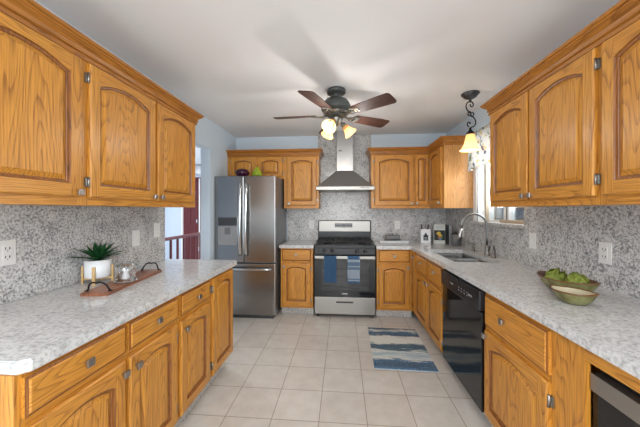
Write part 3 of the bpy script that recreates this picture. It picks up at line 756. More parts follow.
# fruit ornaments on the fridge
t = thing('apple_ornament', 'glossy deep purple rounded apple ornament on top of the fridge', 'ornament', (-1.30, 3.56, 1.7685))
bm = B(); lathe(bm, [(0, 0.006), (0.035, 0.0), (0.07, 0.02), (0.088, 0.055), (0.082, 0.088), (0.055, 0.106), (0.022, 0.104), (0, 0.092)], 28); obj('fruit', bm, purple, t)
bm = B(); tube(bm, [(0, 0, 0.092), (0.004, 0, 0.112), (0.01, 0, 0.125)], 0.004, 6); obj('stem', bm, stem_m, t)
t = thing('pear_ornament', 'glossy lime green pear ornament on top of the fridge', 'ornament', (-1.105, 3.56, 1.7685))
bm = B(); lathe(bm, [(0, 0.004), (0.035, 0.0), (0.062, 0.018), (0.068, 0.045), (0.052, 0.075), (0.030, 0.105), (0.019, 0.125), (0.008, 0.138), (0, 0.14)], 28); obj('fruit', bm, pear_m, t)
bm = B(); tube(bm, [(0, 0, 0.137), (0.003, 0, 0.152), (0.008, 0, 0.165)], 0.0035, 6); obj('stem', bm, stem_m, t)

# ------------------------------------------------------------------ range
RX0, RX1 = -0.352, 0.410
rg = thing('gas_range', 'stainless and black freestanding gas range with two towels on its oven door', 'range', (RX0, 3.50, 0))
w = RX1-RX0
obj('body', boxes((0, 0.02, 0.03, 0.60, 0.04, 0.895), (w-0.02, w, 0.03, 0.60, 0.04, 0.895), (0.02, w-0.02, 0.57, 0.60, 0.04, 0.895), (0.02, w-0.02, 0.03, 0.57, 0.04, 0.07), (0.02, w-0.02, 0.03, 0.10, 0.75, 0.895)), black_mat, rg)
obj('oven_cavity', boxes((0.03, w-0.03, 0.40, 0.41, 0.26, 0.74), (0.03, 0.04, 0.05, 0.40, 0.26, 0.74), (w-0.04, w-0.03, 0.05, 0.40, 0.26, 0.74), (0.04, w-0.04, 0.05, 0.40, 0.26, 0.27)), dark_grey, rg)
bm = B()
for z in (0.40, 0.52, 0.62):
    for k in range(9): tube(bm, [(0.05, 0.06+k*0.035, z), (w-0.05, 0.06+k*0.035, z)], 0.003, 6)
obj('oven_rack', bm, ss_bright, rg)
bm = B(); bx(bm, 0.0, w, 0.0, 0.06, 0.865, 0.905, bev=0.006); bx(bm, 0.0, w, 0.06, 0.60, 0.895, 0.908, bev=0.003)
obj('cooktop', bm, black_mat, rg)
pn = obj('control_panel', boxes((0.003, w-0.003, -0.004, 0.03, 0.79, 0.865), bev=0.004), black_panel, rg)
for x in (0.125, 0.222, 0.533, 0.630):
    bm = B(); lathe(bm, [(0, 0.0), (0.023, 0.0), (0.024, 0.006), (0.019, 0.010), (0.017, 0.030), (0, 0.032)], 20, M=Matrix.Rotation(PI/2, 3, 'X'), c=(x, -0.004, 0.834)); bx(bm, x-0.004, x+0.004, -0.044, -0.03, 0.818, 0.850)
    obj('knob', bm, black_panel, pn)
# oven door: frame, smoked window
od = obj('oven_door', boxes((0.004, 0.085, -0.008, 0.03, 0.262, 0.782), (w-0.085, w-0.004, -0.008, 0.03, 0.262, 0.782), (0.085, w-0.085, -0.008, 0.03, 0.262, 0.345), (0.085, w-0.085, -0.008, 0.03, 0.70, 0.782)), black_glass, rg)
obj('oven_window', boxes((0.085, w-0.085, -0.004, 0.004, 0.345, 0.70)), oven_pane, od)
obj('brand_badge', boxes((0.345, 0.415, -0.0095, -0.008, 0.298, 0.308)), mark_m, od)
bm = B(); bx(bm, 0.010, w-0.010, -0.060, -0.040, 0.742, 0.778, bev=0.005); bx(bm, 0.014, 0.040, -0.042, -0.008, 0.748, 0.772); bx(bm, w-0.040, w-0.014, -0.042, -0.008, 0.748, 0.772)
obj('handle', bm, ss_x, od)
dw = obj('storage_drawer', boxes((0.004, w-0.004, -0.006, 0.03, 0.045, 0.255), bev=0.004), ss_x, rg)
obj('handle_slot', boxes((0.275, 0.485, -0.0085, -0.006, 0.186, 0.206), bev=0.001), slot_m, dw)
for x in (0.04, w-0.04):
    bm = B(); lathe(bm, [(0, 0), (0.018, 0), (0.018, 0.02), (0.010, 0.022), (0.010, 0.045), (0, 0.045)], 12, c=(x, 0.05, 0)); obj('foot', bm, dark_grey, rg)
bg_ = obj('backguard', boxes((0.0, w, 0.555, 0.605, 0.905, 1.195), bev=0.008), black_mat, rg)
obj('backguard_panel', boxes((0.015, w-0.015, 0.546, 0.556, 1.035, 1.185), bev=0.003), ss_x, bg_)
bm = B(); bx(bm, 0.245, 0.495, 0.541, 0.547, 1.095, 1.152, 0, bev=0.002)
for k in range(10):
    if k in (4, 5): continue
    bx(bm, 0.258+k*0.023, 0.272+k*0.023, 0.5395, 0.5408, 1.105, 1.112, 1); bx(bm, 0.258+k*0.023, 0.272+k*0.023, 0.5395, 0.5408, 1.132, 1.139, 1)
obj('clock_display', bm, [disp_m, mid_grey], bg_)
# burners and grates
for (bx_, by_) in ((0.16, 0.17), (0.16, 0.43), (0.38, 0.30), (0.60, 0.17), (0.60, 0.43)):
    bm = B(); lathe(bm, [(0, 0.908), (0.05, 0.908), (0.05, 0.918), (0.034, 0.922), (0.034, 0.930), (0, 0.932)], 24, c=(bx_, by_, 0)); obj('burner', bm, iron, rg)
for (a, b_) in ((0.02, 0.255), (0.262, 0.500), (0.507, 0.742)):
    bm = B(); z0, z1 = 0.938, 0.950
    bx(bm, a, b_, 0.045, 0.057, z0, z1); bx(bm, a, b_, 0.525, 0.537, z0, z1); bx(bm, a, a+0.012, 0.057, 0.525, z0, z1); bx(bm, b_-0.012, b_, 0.057, 0.525, z0, z1)
    mid = (a+b_)/2; bx(bm, mid-0.005, mid+0.005, 0.057, 0.525, z0, z1)
    for yy in (0.17, 0.29, 0.43): bx(bm, a+0.012, mid-0.005, yy-0.005, yy+0.005, z0, z1); bx(bm, mid+0.005, b_-0.012, yy-0.005, yy+0.005, z0, z1)
    for xx in (a, b_-0.012):
        for yy in (0.045, 0.525): bx(bm, xx, xx+0.012, yy, yy+0.012, 0.907, z0)
    obj('grate', bm, iron, rg)
# towels
def towel(x0, x1, zlow, mats, label, stripes=None):
    bm = B(); nx = 10; yb = 3.50-0.060
    prof = [(3.5-0.036, 0.60), (3.5-0.036, 0.70), (3.5-0.037, 0.775), (3.5-0.044, 0.7815), (3.5-0.056, 0.7815), (3.5-0.0635, 0.775)]
    zz = 0.77
    k = 0
    while zz > zlow:
        zz = max(zlow, zz-0.0155); prof.append((3.5-0.064-0.003*math.sin(k*0.35), zz)); k += 1
    grid = []
    for i in range(nx+1):
        u = i/nx; x = x0+(x1-x0)*u
        row = []
        for (y, z) in prof:
            s_ = max(0, min(1, (0.77-z)/0.3)) if y < 3.5-0.05 else 0
            row.append(bm.verts.new((x+0.002*math.sin(z*30), y-s_*0.003*(1+math.sin(u*9)), z)))
        grid.append(row)
    for i in range(nx):
        for j in range(len(prof)-1):
            f = bm.faces.new((grid[i][j], grid[i+1][j], grid[i+1][j+1], grid[i][j+1])); f.smooth = True
            if stripes:
                z = prof[j+1][1] if j >= 5 else 0.78
                for (a, b_, mi) in stripes:
                    if a <= z < b_: f.material_index = mi
    bmesh.ops.solidify(bm, geom=bm.faces[:], thickness=-0.0015)
    return tag(obj('dish_towel', bm, mats), label, 'towel', 'towels on the oven handle')
towel(-0.226, -0.072, 0.455, [towel_blue], 'plain blue dish towel hanging on the left of the oven handle')
towel(0.063, 0.212, 0.452, [towel_blue, towel_white, towel_stripe], 'blue and white striped dish towel hanging on the right of the oven handle',
      [(0.715, 0.73, 1), (0.70, 0.715, 1), (0.66, 0.70, 2), (0.645, 0.66, 1), (0.60, 0.645, 2), (0.50, 0.60, 1), (0.485, 0.50, 2), (0.47, 0.485, 1)])

# range hood
hd = thing('range_hood', 'stainless steel pyramid range hood with a tall chimney to the ceiling', 'range hood', (0.035, 4.12, 0))
bm = B()
bx(bm, -0.376, 0.376, -0.49, 0, 1.605, 1.648, bev=0.002)
obj('rim', bm, ss_x, hd)
bm = B(); a = [bm.verts.new(p) for p in ((-0.368, -0.482, 1.648), (0.368, -0.482, 1.648), (0.368, 0, 1.648), (-0.368, 0, 1.648))]
b_ = [bm.verts.new(p) for p in ((-0.118, -0.245, 1.885), (0.118, -0.245, 1.885), (0.118, 0, 1.885), (-0.118, 0, 1.885))]
for i in range(4): bm.faces.new((a[i], a[(i+1) % 4], b_[(i+1) % 4], b_[i]))
bm.faces.new(b_); bm.faces.new(a[::-1])
obj('canopy', bm, ss, hd)
obj('chimney', boxes((-0.112, 0.112, -0.24, 0, 1.885, CH-0.001), bev=0.002), ss, hd)
obj('badge', boxes((-0.085, -0.045, -0.2425, -0.24, 2.155, 2.17)), slot_m, hd)
bm = B()
for k in range(7): bx(bm, 0.20+k*0.016, 0.21+k*0.016, -0.4915, -0.49, 1.628, 1.636)
obj('control_buttons', bm, slot_m, hd)

# ------------------------------------------------------------------ dishwasher (face x=0.845), local x = 2.455 - y
dwt = thing('dishwasher', 'glossy black built-in dishwasher under the right countertop', 'dishwasher', (0.865, 2.455, 0), -PI/2)
wd = 0.675
obj('tub', boxes((0.002, wd-0.002, 0.03, 0.58, 0.10, 0.855)), dark_grey, dwt)
obj('door', boxes((0.004, wd-0.004, -0.018, 0.03, 0.105, 0.715), bev=0.004), black_gloss, dwt)
cp = obj('control_panel', boxes((0.004, wd-0.004, -0.030, 0.03, 0.722, 0.845), bev=0.006), black_panel, dwt)
obj('vent', boxes((0.02, 0.11, -0.032, -0.030, 0.80, 0.825)), slot_m, cp)
obj('latch', boxes((0.24, 0.36, -0.038, -0.030, 0.812, 0.838), bev=0.003), slot_m, cp)
bm = B()
bx(bm, 0.21, 0.265, -0.0315, -0.030, 0.775, 0.785)
for k in range(4):
    bx(bm, 0.36+k*0.045, 0.375+k*0.045, -0.0315, -0.030, 0.765, 0.771); bx(bm, 0.36+k*0.045, 0.375+k*0.045, -0.0315, -0.030, 0.785, 0.789)
bx(bm, 0.52, 0.57, -0.0315, -0.030, 0.775, 0.787)
obj('button_marks', bm, mid_grey, cp)
obj('toe_panel', boxes((0.002, wd-0.002, 0.055, 0.07, 0.0, 0.10)), granite_toe, dwt)

# built-in appliance at the right edge: local x = 1.21 - y
ap = thing('undercounter_oven', 'built-in undercounter appliance with a stainless strip above dark glass at the right edge', 'appliance', (0.865, 1.21, 0), -PI/2)
obj('case', boxes((0.14, 0.765, 0.05, 0.55, 0.135, 0.78)), black_mat, ap)
dd = obj('door', boxes((0.14, 0.765, 0.022, 0.05, 0.135, 0.70), bev=0.003), black_glass, ap)
obj('trim_strip', boxes((0.14, 0.765, 0.012, 0.05, 0.703, 0.765), bev=0.004), ss_x, ap)
obj('window', boxes((0.22, 0.685, 0.019, 0.022, 0.20, 0.62), bev=0.001), disp_m, dd)

# ------------------------------------------------------------------ rug
rg_ = thing('floor_rug', 'blue and white abstract striped rug on the tiles before the sink', 'rug', (0.27, 2.40, 0), math.radians(-1.2))
bm = B(); bx(bm, 0, 0.525, 0, 0.82, 0.0005, 0.009, bev=0.002); obj('pile', bm, rug_m, rg_)
for y0, y1 in ((-0.006, 0.002), (0.818, 0.826)):
    bm = B()
    for k in range(52):
        x = 0.005+k*0.01; bx(bm, x, x+0.004, y0, y1, 0.0005, 0.004)
    bx(bm, 0.002, 0.523, (y0+y1)/2-0.001, (y0+y1)/2+0.001, 0.0005, 0.003)
    obj('fringe', bm, towel_white, rg_)
# small crumpled tag / cord at the toe kick
# ------------------------------------------------------------------ wall plates
def plate(label, loc, rz, kind, group='white wall plates on the granite'):
    t = thing('outlet' if kind == 'outlet' else 'light_switch', label, 'outlet' if kind == 'outlet' else 'switch', loc, rz, group)
    bm = B(); bx(bm, -0.037, 0.037, -0.006, 0, -0.060, 0.060, bev=0.002); obj('cover_plate', bm, white_pl, t)
    if kind == 'outlet':
        bm = B()
        bx(bm, -0.018, 0.018, -0.0085, -0.006, -0.036, 0.036, 0, bev=0.001)
        for z in (-0.020, 0.020):
            bx(bm, -0.010, -0.007, -0.0092, -0.0085, z-0.004, z+0.007, 1); bx(bm, 0.006, 0.010, -0.0092, -0.0085, z-0.004, z+0.007, 1); bx(bm, -0.002, 0.002, -0.0092, -0.0085, z-0.012, z-0.008, 1)
        obj('socket', bm, [white_pl, slot_m], t)
    else:
        bm = B(); bx(bm, -0.017, 0.017, -0.0085, -0.006, -0.034, 0.034, 0, bev=0.001); bx(bm, -0.006, 0.006, -0.014, -0.0085, -0.010, 0.014, 0, bev=0.001); obj('rocker', bm, white_pl, t)
    return t
xl, xr, yb = LW+S, RW-S, BW-S
plate('white duplex outlet on the left granite wall nearest the picture edge', (xl, 1.205, 1.138), PI/2, 'outlet')
plate('white switch plate on the left granite wall right of the glass dome', (xl, 2.04, 1.125), PI/2, 'switch')
plate('white switch plate at the far end of the left granite wall', (xl, 2.285, 1.170), PI/2, 'switch')
plate('white outlet on the back granite wall between fridge and range', (-0.455, yb, 1.13), 0, 'outlet')
plate('white outlet on the back granite wall above the butter dish', (0.79, yb, 1.13), 0, 'outlet')
plate('white switch plate on the right granite wall beside the window', (xr, 2.29, 1.104), -PI/2, 'switch')
plate('white duplex outlet on the right granite wall behind the artichoke bowl', (xr, 1.69, 1.100), -PI/2, 'outlet')
plate('white switch plate on the right granite wall left of the faucet', (xr, 3.56, 1.07), -PI/2, 'switch')

# ------------------------------------------------------------------ ceiling fan
fan = thing('ceiling_fan', 'dark bronze ceiling fan with five walnut blades and lit glass shades', 'ceiling fan', (-0.056, 2.56, 2.207))
bm = B(); lathe(bm, [(0, 0.2325), (0.080, 0.2325), (0.086, 0.226), (0.086, 0.204), (0.078, 0.196), (0.045, 0.192), (0.035, 0.175), (0.035, 0.15), (0, 0.15)], 32); obj('canopy', bm, bronze, fan)
bm = B(); lathe(bm, [(0, 0.146), (0.080, 0.145), (0.100, 0.134), (0.118, 0.108), (0.134, 0.076), (0.138, 0.052), (0.130, 0.040), (0.095, 0.032), (0.095, 0.005), (0.07, -0.02), (0, -0.02)], 36); obj('motor_housing', bm, bronze, fan)
bm = B(); lathe(bm, [(0.096, 0.030), (0.110, 0.026), (0.110, 0.010), (0.096, 0.004)], 36)
for k in range(20):
    a = 2*PI*k/20; lathe(bm, [(0, 0.006), (0.007, 0.004), (0.008, 0), (0.007, -0.004), (0, -0.006)], 8, c=(0.112*math.cos(a), 0.112*math.sin(a), 0.018))
obj('ornament_ring', bm, antique, fan)
bm = B(); lathe(bm, [(0, -0.02), (0.055, -0.02), (0.06, -0.035), (0.045, -0.055), (0.040, -0.075), (0.022, -0.09), (0.010, -0.10), (0, -0.105)], 28); obj('light_hub', bm, antique, fan)
for ang in (176, 248, 320, 32, 104):
    a = math.radians(ang)
    bm = B(); pts = [(0.20, -0.055), (0.30, -0.062), (0.46, -0.070), (0.56, -0.072), (0.574, -0.064), (0.582, -0.045), (0.582, 0.045), (0.574, 0.064), (0.56, 0.072), (0.46, 0.070), (0.30, 0.062), (0.20, 0.055), (0.185, 0.03), (0.185, -0.03)]
    prism(bm, pts, -0.003, 0.003)
    bl = obj('blade', bm, walnut, fan); bl.rotation_euler = (math.radians(-13), 0, a); bl.rotation_mode = 'XYZ'
    bl.location = (0, 0, 0.0)
    bm = B()
    tube(bm, [(0.085, 0, 0.004), (0.125, 0.0, -0.012), (0.165, 0.0, -0.010), (0.20, 0.0, -0.007)], [0.012, 0.010, 0.008, 0.007], 8)
    for s_ in (-1, 1):
        tube(bm, [(0.12, 0, -0.012), (0.145, s_*0.022, -0.012), (0.175, s_*0.038, -0.010), (0.215, s_*0.036, -0.008), (0.235, s_*0.018, -0.0075), (0.225, 0, -0.0075)], 0.005, 6)
    bx(bm, 0.195, 0.245, -0.030, 0.030, -0.008, -0.0035)
    obj('blade_bracket', bm, antique, bl)
SHADE = [(0.020, 0.0), (0.026, -0.012), (0.030, -0.035), (0.038, -0.062), (0.050, -0.088), (0.064, -0.108)]
for ang in (-112, 33, 124):
    a = math.radians(ang); tilt = math.radians(50)
    d = Vector((math.cos(a)*math.sin(tilt), math.sin(a)*math.sin(tilt), -math.cos(tilt)))
    M = Vector((0, 0, -1)).rotation_difference(d).to_matrix()
    p0 = Vector((0.035*math.cos(a), 0.035*math.sin(a), -0.055)); p1 = p0+Vector((0.030*math.cos(a), 0.030*math.sin(a), -0.010))+d*0.012
    bm = B(); tube(bm, [p0, (p0+p1)/2+Vector((0, 0, 0.006)), p1], 0.008, 8); lathe(bm, [(0, 0.012), (0.020, 0.010), (0.024, -0.002), (0.024, -0.016), (0.0, -0.014)], 18, c=p1, M=M)
    arm = obj('light_arm', bm, antique, fan)
    bm = B(); lathe(bm, [(r, z-0.006) for r, z in SHADE], 26, c=p1, M=M)
    for f in bm.faces:
        if (f.calc_center_median()-p1).dot(d) < 0.04: f.material_index = 1
    bmesh.ops.solidify(bm, geom=bm.faces[:], thickness=0.0025)
    obj('glass_shade', bm, [shade_m, amber_dark], arm)
    bm = B(); lathe(bm, [(0, -0.012), (0.012, -0.018), (0.014, -0.04), (0.024, -0.062), (0.022, -0.082), (0.010, -0.092), (0, -0.094)], 16, c=p1, M=M); obj('bulb', bm, bulb_m, arm)
    ld = bpy.data.lights.new('fan_bulb_light', 'POINT'); ld.energy = 2.5; ld.color = (1.0, 0.96, 0.91); ld.shadow_soft_size = 0.03
    lo = bpy.data.objects.new('fan_bulb_light', ld); C.objects.link(lo); lo.parent = fan; lo.location = p1+d*0.19

# ------------------------------------------------------------------ pendant lamp over the sink
pe = thing('pendant_lamp', 'wrought iron scroll pendant lamp with a lit amber bell shade over the sink', 'pendant lamp', (1.20, 2.74, 1.905))
bm = B(); lathe(bm, [(0, 0.5345), (0.078, 0.5345), (0.080, 0.527), (0.062, 0.512), (0.058, 0.500), (0.030, 0.484), (0.012, 0.478), (0.010, 0.455), (0, 0.455)], 30); obj('canopy', bm, pewter, pe)
bm = B()
def scroll(p, r0, r1, a0, a1, n=22):
    return [Vector((p[0]+(r0+(r1-r0)*k/n)*math.cos(a0+(a1-a0)*k/n), 0, p[1]+(r0+(r1-r0)*k/n)*math.sin(a0+(a1-a0)*k/n))) for k in range(n+1)]
R_ = Matrix.Rotation(math.radians(20), 3, 'Z')
def tb(pts): tube(bm, [R_ @ p for p in pts], 0.0055, 8)
tb(scroll((0.0, 0.410), 0.048, 0.048, math.radians(80), math.radians(270)))
tb(scroll((0.012, 0.430), 0.028, 0.010, math.radians(90), math.radians(-200)))
tb(scroll((0.012, 0.270), 0.050, 0.050, math.radians(90), math.radians(-90)))
tb(scroll((0.022, 0.345), 0.025, 0.008, math.radians(-120), math.radians(150)))
tb(scroll((-0.012, 0.345), 0.022, 0.008, math.radians(-60), math.radians(-300)))
tb(scroll((-0.012, 0.248), 0.028, 0.008, math.radians(-90), math.radians(-370)))
tb([Vector((0.0, 0, 0.362)), Vector((0.006, 0, 0.34)), Vector((0.012, 0, 0.32))])
tb([Vector((0.0, 0, 0.46)), Vector((0.004, 0, 0.45))]); tb([Vector((0.012, 0, 0.220)), Vector((0.0, 0, 0.205)), Vector((0, 0, 0.19))])
obj('scroll_stem', bm, wrought, pe)
bm = B(); lathe(bm, [(0, 0.215), (0.010, 0.212), (0.012, 0.190), (0.022, 0.180), (0.036, 0.160), (0.040, 0.148), (0, 0.148)], 24); obj('shade_cap', bm, wrought, pe)
bm = B(); lathe(bm, [(0.036, 0.150), (0.040, 0.125), (0.046, 0.090), (0.056, 0.055), (0.070, 0.025), (0.092, 0.0)], 30); bmesh.ops.solidify(bm, geom=bm.faces[:], thickness=0.003); obj('bell_shade', bm, pend_glass, pe)
bm = B(); lathe(bm, [(0, 0.14), (0.014, 0.135), (0.016, 0.10), (0.028, 0.065), (0.018, 0.04), (0, 0.036)], 16); obj('bulb', bm, bulb_m, pe)
ld = bpy.data.lights.new('pendant_bulb_light', 'POINT'); ld.energy = 1.0; ld.color = (1.0, 0.86, 0.66); ld.shadow_soft_size = 0.03
lo = bpy.data.objects.new('pendant_bulb_light', ld); C.objects.link(lo); lo.parent = pe; lo.location = (0, 0, 0.015)

# ------------------------------------------------------------------ valance
bm = B(); ny, nz_ = 90, 10; grid = []
for i in range(ny+1):
    u = i/ny; y = 2.36+0.865*u; row = []
    low = 1.79-0.035*max(0, (u-0.86)/0.14)+0.006*math.sin(u*40)
    for j in range(nz_+1):
        s_ = j/nz_; z = 2.17+(low-2.17)*s_
        amp = 0.012*(0.25+s_)
        row.append(bm.verts.new((1.395+amp*math.sin(u*62+0.6*math.sin(u*21)), y, z)))
    grid.append(row)
for i in range(ny):
    for j in range(nz_):
        f = bm.faces.new((grid[i][j], grid[i+1][j], grid[i+1][j+1], grid[i][j+1])); f.smooth = True
bmesh.ops.solidify(bm, geom=bm.faces[:], thickness=0.002)
vt = thing('window_valance', 'gathered white floral valance hanging over the sink window', 'curtain', (0, 0, 0))
obj('cloth', bm, floral_m, vt)
bm = B(); tube(bm, [(1.418, 2.36, 2.13), (1.418, 3.222, 2.13)], 0.008, 8); bx(bm, 1.418, 1.48, 3.206, 3.222, 2.12, 2.14); bx(bm, 1.418, 1.479, 2.36, 2.374, 2.12, 2.14); obj('curtain_rod', bm, white_pl, vt)

# ------------------------------------------------------------------ left counter objects
# planter on bamboo stand
pl = thing('potted_succulent', 'dark green spiky succulent in a white pot on a bamboo stand', 'plant', (-1.492, 1.60, 0.90))
bm = B(); lathe(bm, [(0, 0.034), (0.060, 0.034), (0.065, 0.040), (0.068, 0.140), (0.064, 0.140), (0.062, 0.122), (0, 0.122)], 36); obj('pot', bm, ceramic, pl)
bm = B(); lathe(bm, [(0, 0.1225), (0.061, 0.1225), (0.055, 0.13), (0, 0.132)], 24); obj('soil', bm, soil_m, pl)
st = B()
bx(st, -0.069, 0.069, -0.006, 0.006, 0.020, 0.033); bx(st, -0.006, 0.006, -0.069, 0.069, 0.020, 0.033)
ob = obj('stand', st, bamboo, pl, rot=(0, 0, math.radians(28)))
for k in range(4):
    bm = B(); a = k*PI/2
    M = Matrix.Rotation(a, 4, 'Z'); bx(bm, 0.069, 0.080, -0.008, 0.008, 0.0, 0.105, bev=0.002)
    for v in bm.verts: v.co = M @ v.co
    obj('leg', bm, bamboo, ob)
def leaf(bm, az, ln, tilt, wd, zc, mi):
    n = 8; rows = []
    for k in range(n+1):
        s_ = k/n
        r = ln*s_*math.cos(tilt)*(1+0.1*s_); z = zc+ln*math.sin(tilt)*s_-0.16*ln*s_*s_*(1.2-math.sin(tilt))*2
        w_ = wd*(0.55+0.9*s_-1.45*s_**2.2); w_ = max(w_, 0.0006)
        c_, s2 = math.cos(az), math.sin(az)
        row = []
        for q, dz in ((-1, 0.25), (0, -0.12), (1, 0.25)):
            row.append(bm.verts.new((r*c_-q*w_*s2, r*s2+q*w_*c_, z+dz*w_)))
        rows.append(row)
    for A, Bq in zip(rows, rows[1:]):
        for q in (0, 1):
            f = bm.faces.new((A[q], A[q+1], Bq[q+1], Bq[q])); f.smooth = True; f.material_index = mi
lf = 0
for ring, (cnt, ln, tilt, zc) in enumerate(((11, 0.185, 0.50, 0.130), (10, 0.165, 0.80, 0.132), (7, 0.13, 1.08, 0.134), (4, 0.10, 1.35, 0.136))):
    for k in range(cnt):
        az = 2*PI*k/cnt+ring*0.37+random.uniform(-0.1, 0.1)
        L_ = ln*random.uniform(0.88, 1.1)
        # shorter towards the wall
        lim = 0.082/max(0.2, -math.cos(az)*math.cos(tilt)) if math.cos(az) < -0.1 else 9
        bm = B(); leaf(bm, az, min(L_, lim), tilt, 0.0215, zc, 0)
        bmesh.ops.solidify(bm, geom=bm.faces[:], thickness=0.002)
        obj('leaf', bm, leaf_m if (lf % 3) else leaf2_m, pl); lf += 1

# serving board
sb = thing('serving_tray', 'long dark wooden serving board with black iron handles on the left countertop', 'tray', (-1.268, 1.34, 0.90), math.radians(9))
bm = B(); prism(bm, [(-0.070, 0.0), (-0.058, -0.006), (0.058, -0.006), (0.068, 0.004), (0.066, 0.30), (0.070, 0.56), (0.058, 0.575), (-0.060, 0.575), (-0.070, 0.565), (-0.066, 0.28)], 0.0, 0.018)
bmesh.ops.bevel(bm, geom=[e_ for e_ in bm.edges if abs(e_.verts[0].co.z-e_.verts[1].co.z) < 1e-4 and e_.verts[0].co.z > 0.01], offset=0.004, segments=2, affect='EDGES')
obj('board', bm, board_wood, sb)
for y in (0.030, 0.545):
    bm = B()
    s_ = 1 if y > 0.2 else -1
    pts = [(-0.058, y, 0.019), (-0.050, y, 0.030), (-0.044, y+s_*0.006, 0.048), (-0.034, y+s_*0.012, 0.060), (-0.015, y+s_*0.014, 0.066), (0, y+s_*0.014, 0.063), (0.015, y+s_*0.014, 0.066), (0.034, y+s_*0.012, 0.060), (0.044, y+s_*0.006, 0.048), (0.050, y, 0.030), (0.058, y, 0.019)]
    tube(bm, pts, 0.0045, 8)
    for x in (-0.058, 0.058): lathe(bm, [(0, 0.004), (0.010, 0.003), (0.011, 0), (0, 0)], 12, c=(x, y, 0.0183))
    obj('handle', bm, wrought, sb)
dm = thing('glass_cloche', 'small clear glass dome on a glass plate on the wooden board', 'glass dome', (-1.282, 1.565, 0.9185))
bm = B(); lathe(bm, [(0, 0.0), (0.050, 0.0), (0.062, 0.006), (0.062, 0.009), (0.050, 0.007), (0, 0.007)], 30); obj('plate', bm, dome_m, dm)
bm = B(); lathe(bm, [(0.052, 0.010), (0.052, 0.080), (0.048, 0.093), (0.036, 0.102), (0.018, 0.106), (0.005, 0.107), (0.005, 0.112), (0.011, 0.118), (0.011, 0.124), (0, 0.129)], 30); bmesh.ops.solidify(bm, geom=bm.faces[:], thickness=0.0015); obj('dome', bm, dome_m, dm)
bm = B(); lathe(bm, [(0, 0.0), (0.018, 0.0), (0.022, 0.012), (0.017, 0.030), (0.008, 0.055), (0, 0.06)], 16); tag(obj('folded_napkin', bm, ceramic, loc=(-1.282, 1.565, 0.9262)), 'small white item under the glass dome on the board', 'ornament')

# ------------------------------------------------------------------ right counter objects
def boat(L_, W_, Hh, mats, tipL, tipR, label, loc, rz, name='serving_bowl'):
    """leaf-shaped bowl, long axis local x, pointed raised tips"""
    t = thing(name, label, 'bowl', loc, rz)
    bm = B(); ns, nr = 36, 8; rows = []
    for j in range(nr+1):
        q = j/nr; row = []
        for i in range(ns):
            a = 2*PI*i/ns
            ex = math.copysign(abs(math.cos(a))**1.0, math.cos(a)); ey = math.sin(a)
            taper = 1-0.25*abs(math.cos(a))**4
            rad = 0.42+0.58*q**0.75
            x = L_*ex*(0.40+0.60*q**0.8); y = W_*ey*taper*rad
            tip = abs(math.cos(a))**6
            z = Hh*q**1.4+(tipL if ex < 0 else tipR)*tip*q*q
            row.append(bm.verts.new((x, y, z)))
        rows.append(row)
    for A, Bq in zip(rows, rows[1:]):
        for i in range(ns):
            f = bm.faces.new((A[i], A[(i+1) % ns], Bq[(i+1) % ns], Bq[i])); f.smooth = True
    bm.faces.new(rows[0][::-1])
    rim = [v.co.copy() for v in rows[-1]]
    inner = B(); ir = []
    for row in rows: ir.append([inner.verts.new((v.co.x*0.96, v.co.y*0.94, v.co.z+0.005*(1-0)+0.0)) for v in row])
    for A, Bq in zip(ir, ir[1:]):
        for i in range(ns):
            f = inner.faces.new((A[(i+1) % ns], A[i], Bq[i], Bq[(i+1) % ns])); f.smooth = True
    inner.faces.new(ir[0])
    obj('shell', bm, mats[0], t, fix=False); obj('lining', inner, mats[1], t, fix=False)
    rb = B(); pts = [Vector((p.x*0.98, p.y*0.97, p.z+0.002)) for p in rim]; pts.append(pts[0].copy()); tube(rb, pts, 0.0042, 6, cap=False); obj('rim', rb, rim_m, t)
    return t
boat(0.146, 0.098, 0.072, [bowl_m, inner_dark], 0.010, 0.008, 'large leaf-shaped olive glazed bowl holding artichokes', (1.195, 1.60, 0.90), math.radians(-72))
boat(0.090, 0.072, 0.054, [bowl_m, inner_m], 0.006, 0.008, 'small empty leaf-shaped olive glazed bowl in front of the artichoke bowl', (1.092, 1.420, 0.90), math.radians(-60))
def artichoke(loc, rz, label, s=1.12):
    t = thing('artichoke', label, 'artichoke', loc, rz, 'artichokes in the olive bowl')
    bm = B(); lathe(bm, [(0, -0.030), (0.020, -0.026), (0.036, -0.008), (0.036, 0.010), (0.022, 0.030), (0, 0.040)], 16)
    for v in bm.verts: v.co *= s
    obj('heart', bm, arti_m, t)
    bm = B()
    for ring, (cnt, r, z, tl) in enumerate(((9, 0.030, -0.016, 0.9), (9, 0.034, -0.004, 1.05), (8, 0.030, 0.010, 1.2), (6, 0.022, 0.022, 1.35), (4, 0.012, 0.030, 1.5))):
        for k in range(cnt):
            az = 2*PI*k/cnt+ring*0.35; rows = []
            for q in range(6):
                u = q/5; rr = (r+0.012*math.sin(u*PI*0.6)-0.006*u)*s; zz = (z+0.034*u)*s; w_ = 0.017*s*(math.sin(PI*(0.25+0.75*u)))**0.8 if u < 1 else 0.0008
                c_, s2 = math.cos(az), math.sin(az)
                rows.append([bm.verts.new((rr*c_-d_*w_*s2, rr*s2+d_*w_*c_, zz)) for d_ in (-1, 0, 1)])
                rows[-1][1].co.x += 0.003*c_; rows[-1][1].co.y += 0.003*s2
            for A, Bq in zip(rows, rows[1:]):
                for q in (0, 1):
                    f = bm.faces.new((A[q], A[q+1], Bq[q+1], Bq[q])); f.smooth = True
    bmesh.ops.solidify(bm, geom=bm.faces[:], thickness=0.002)
    o = obj('leaves', bm, arti_m, t); return t
a1 = artichoke((1.177, 1.664, 0.951), 0.3, 'green artichoke at the far left end of the olive bowl')
a1.rotation_euler = (0.5, 0.2, 0.3)
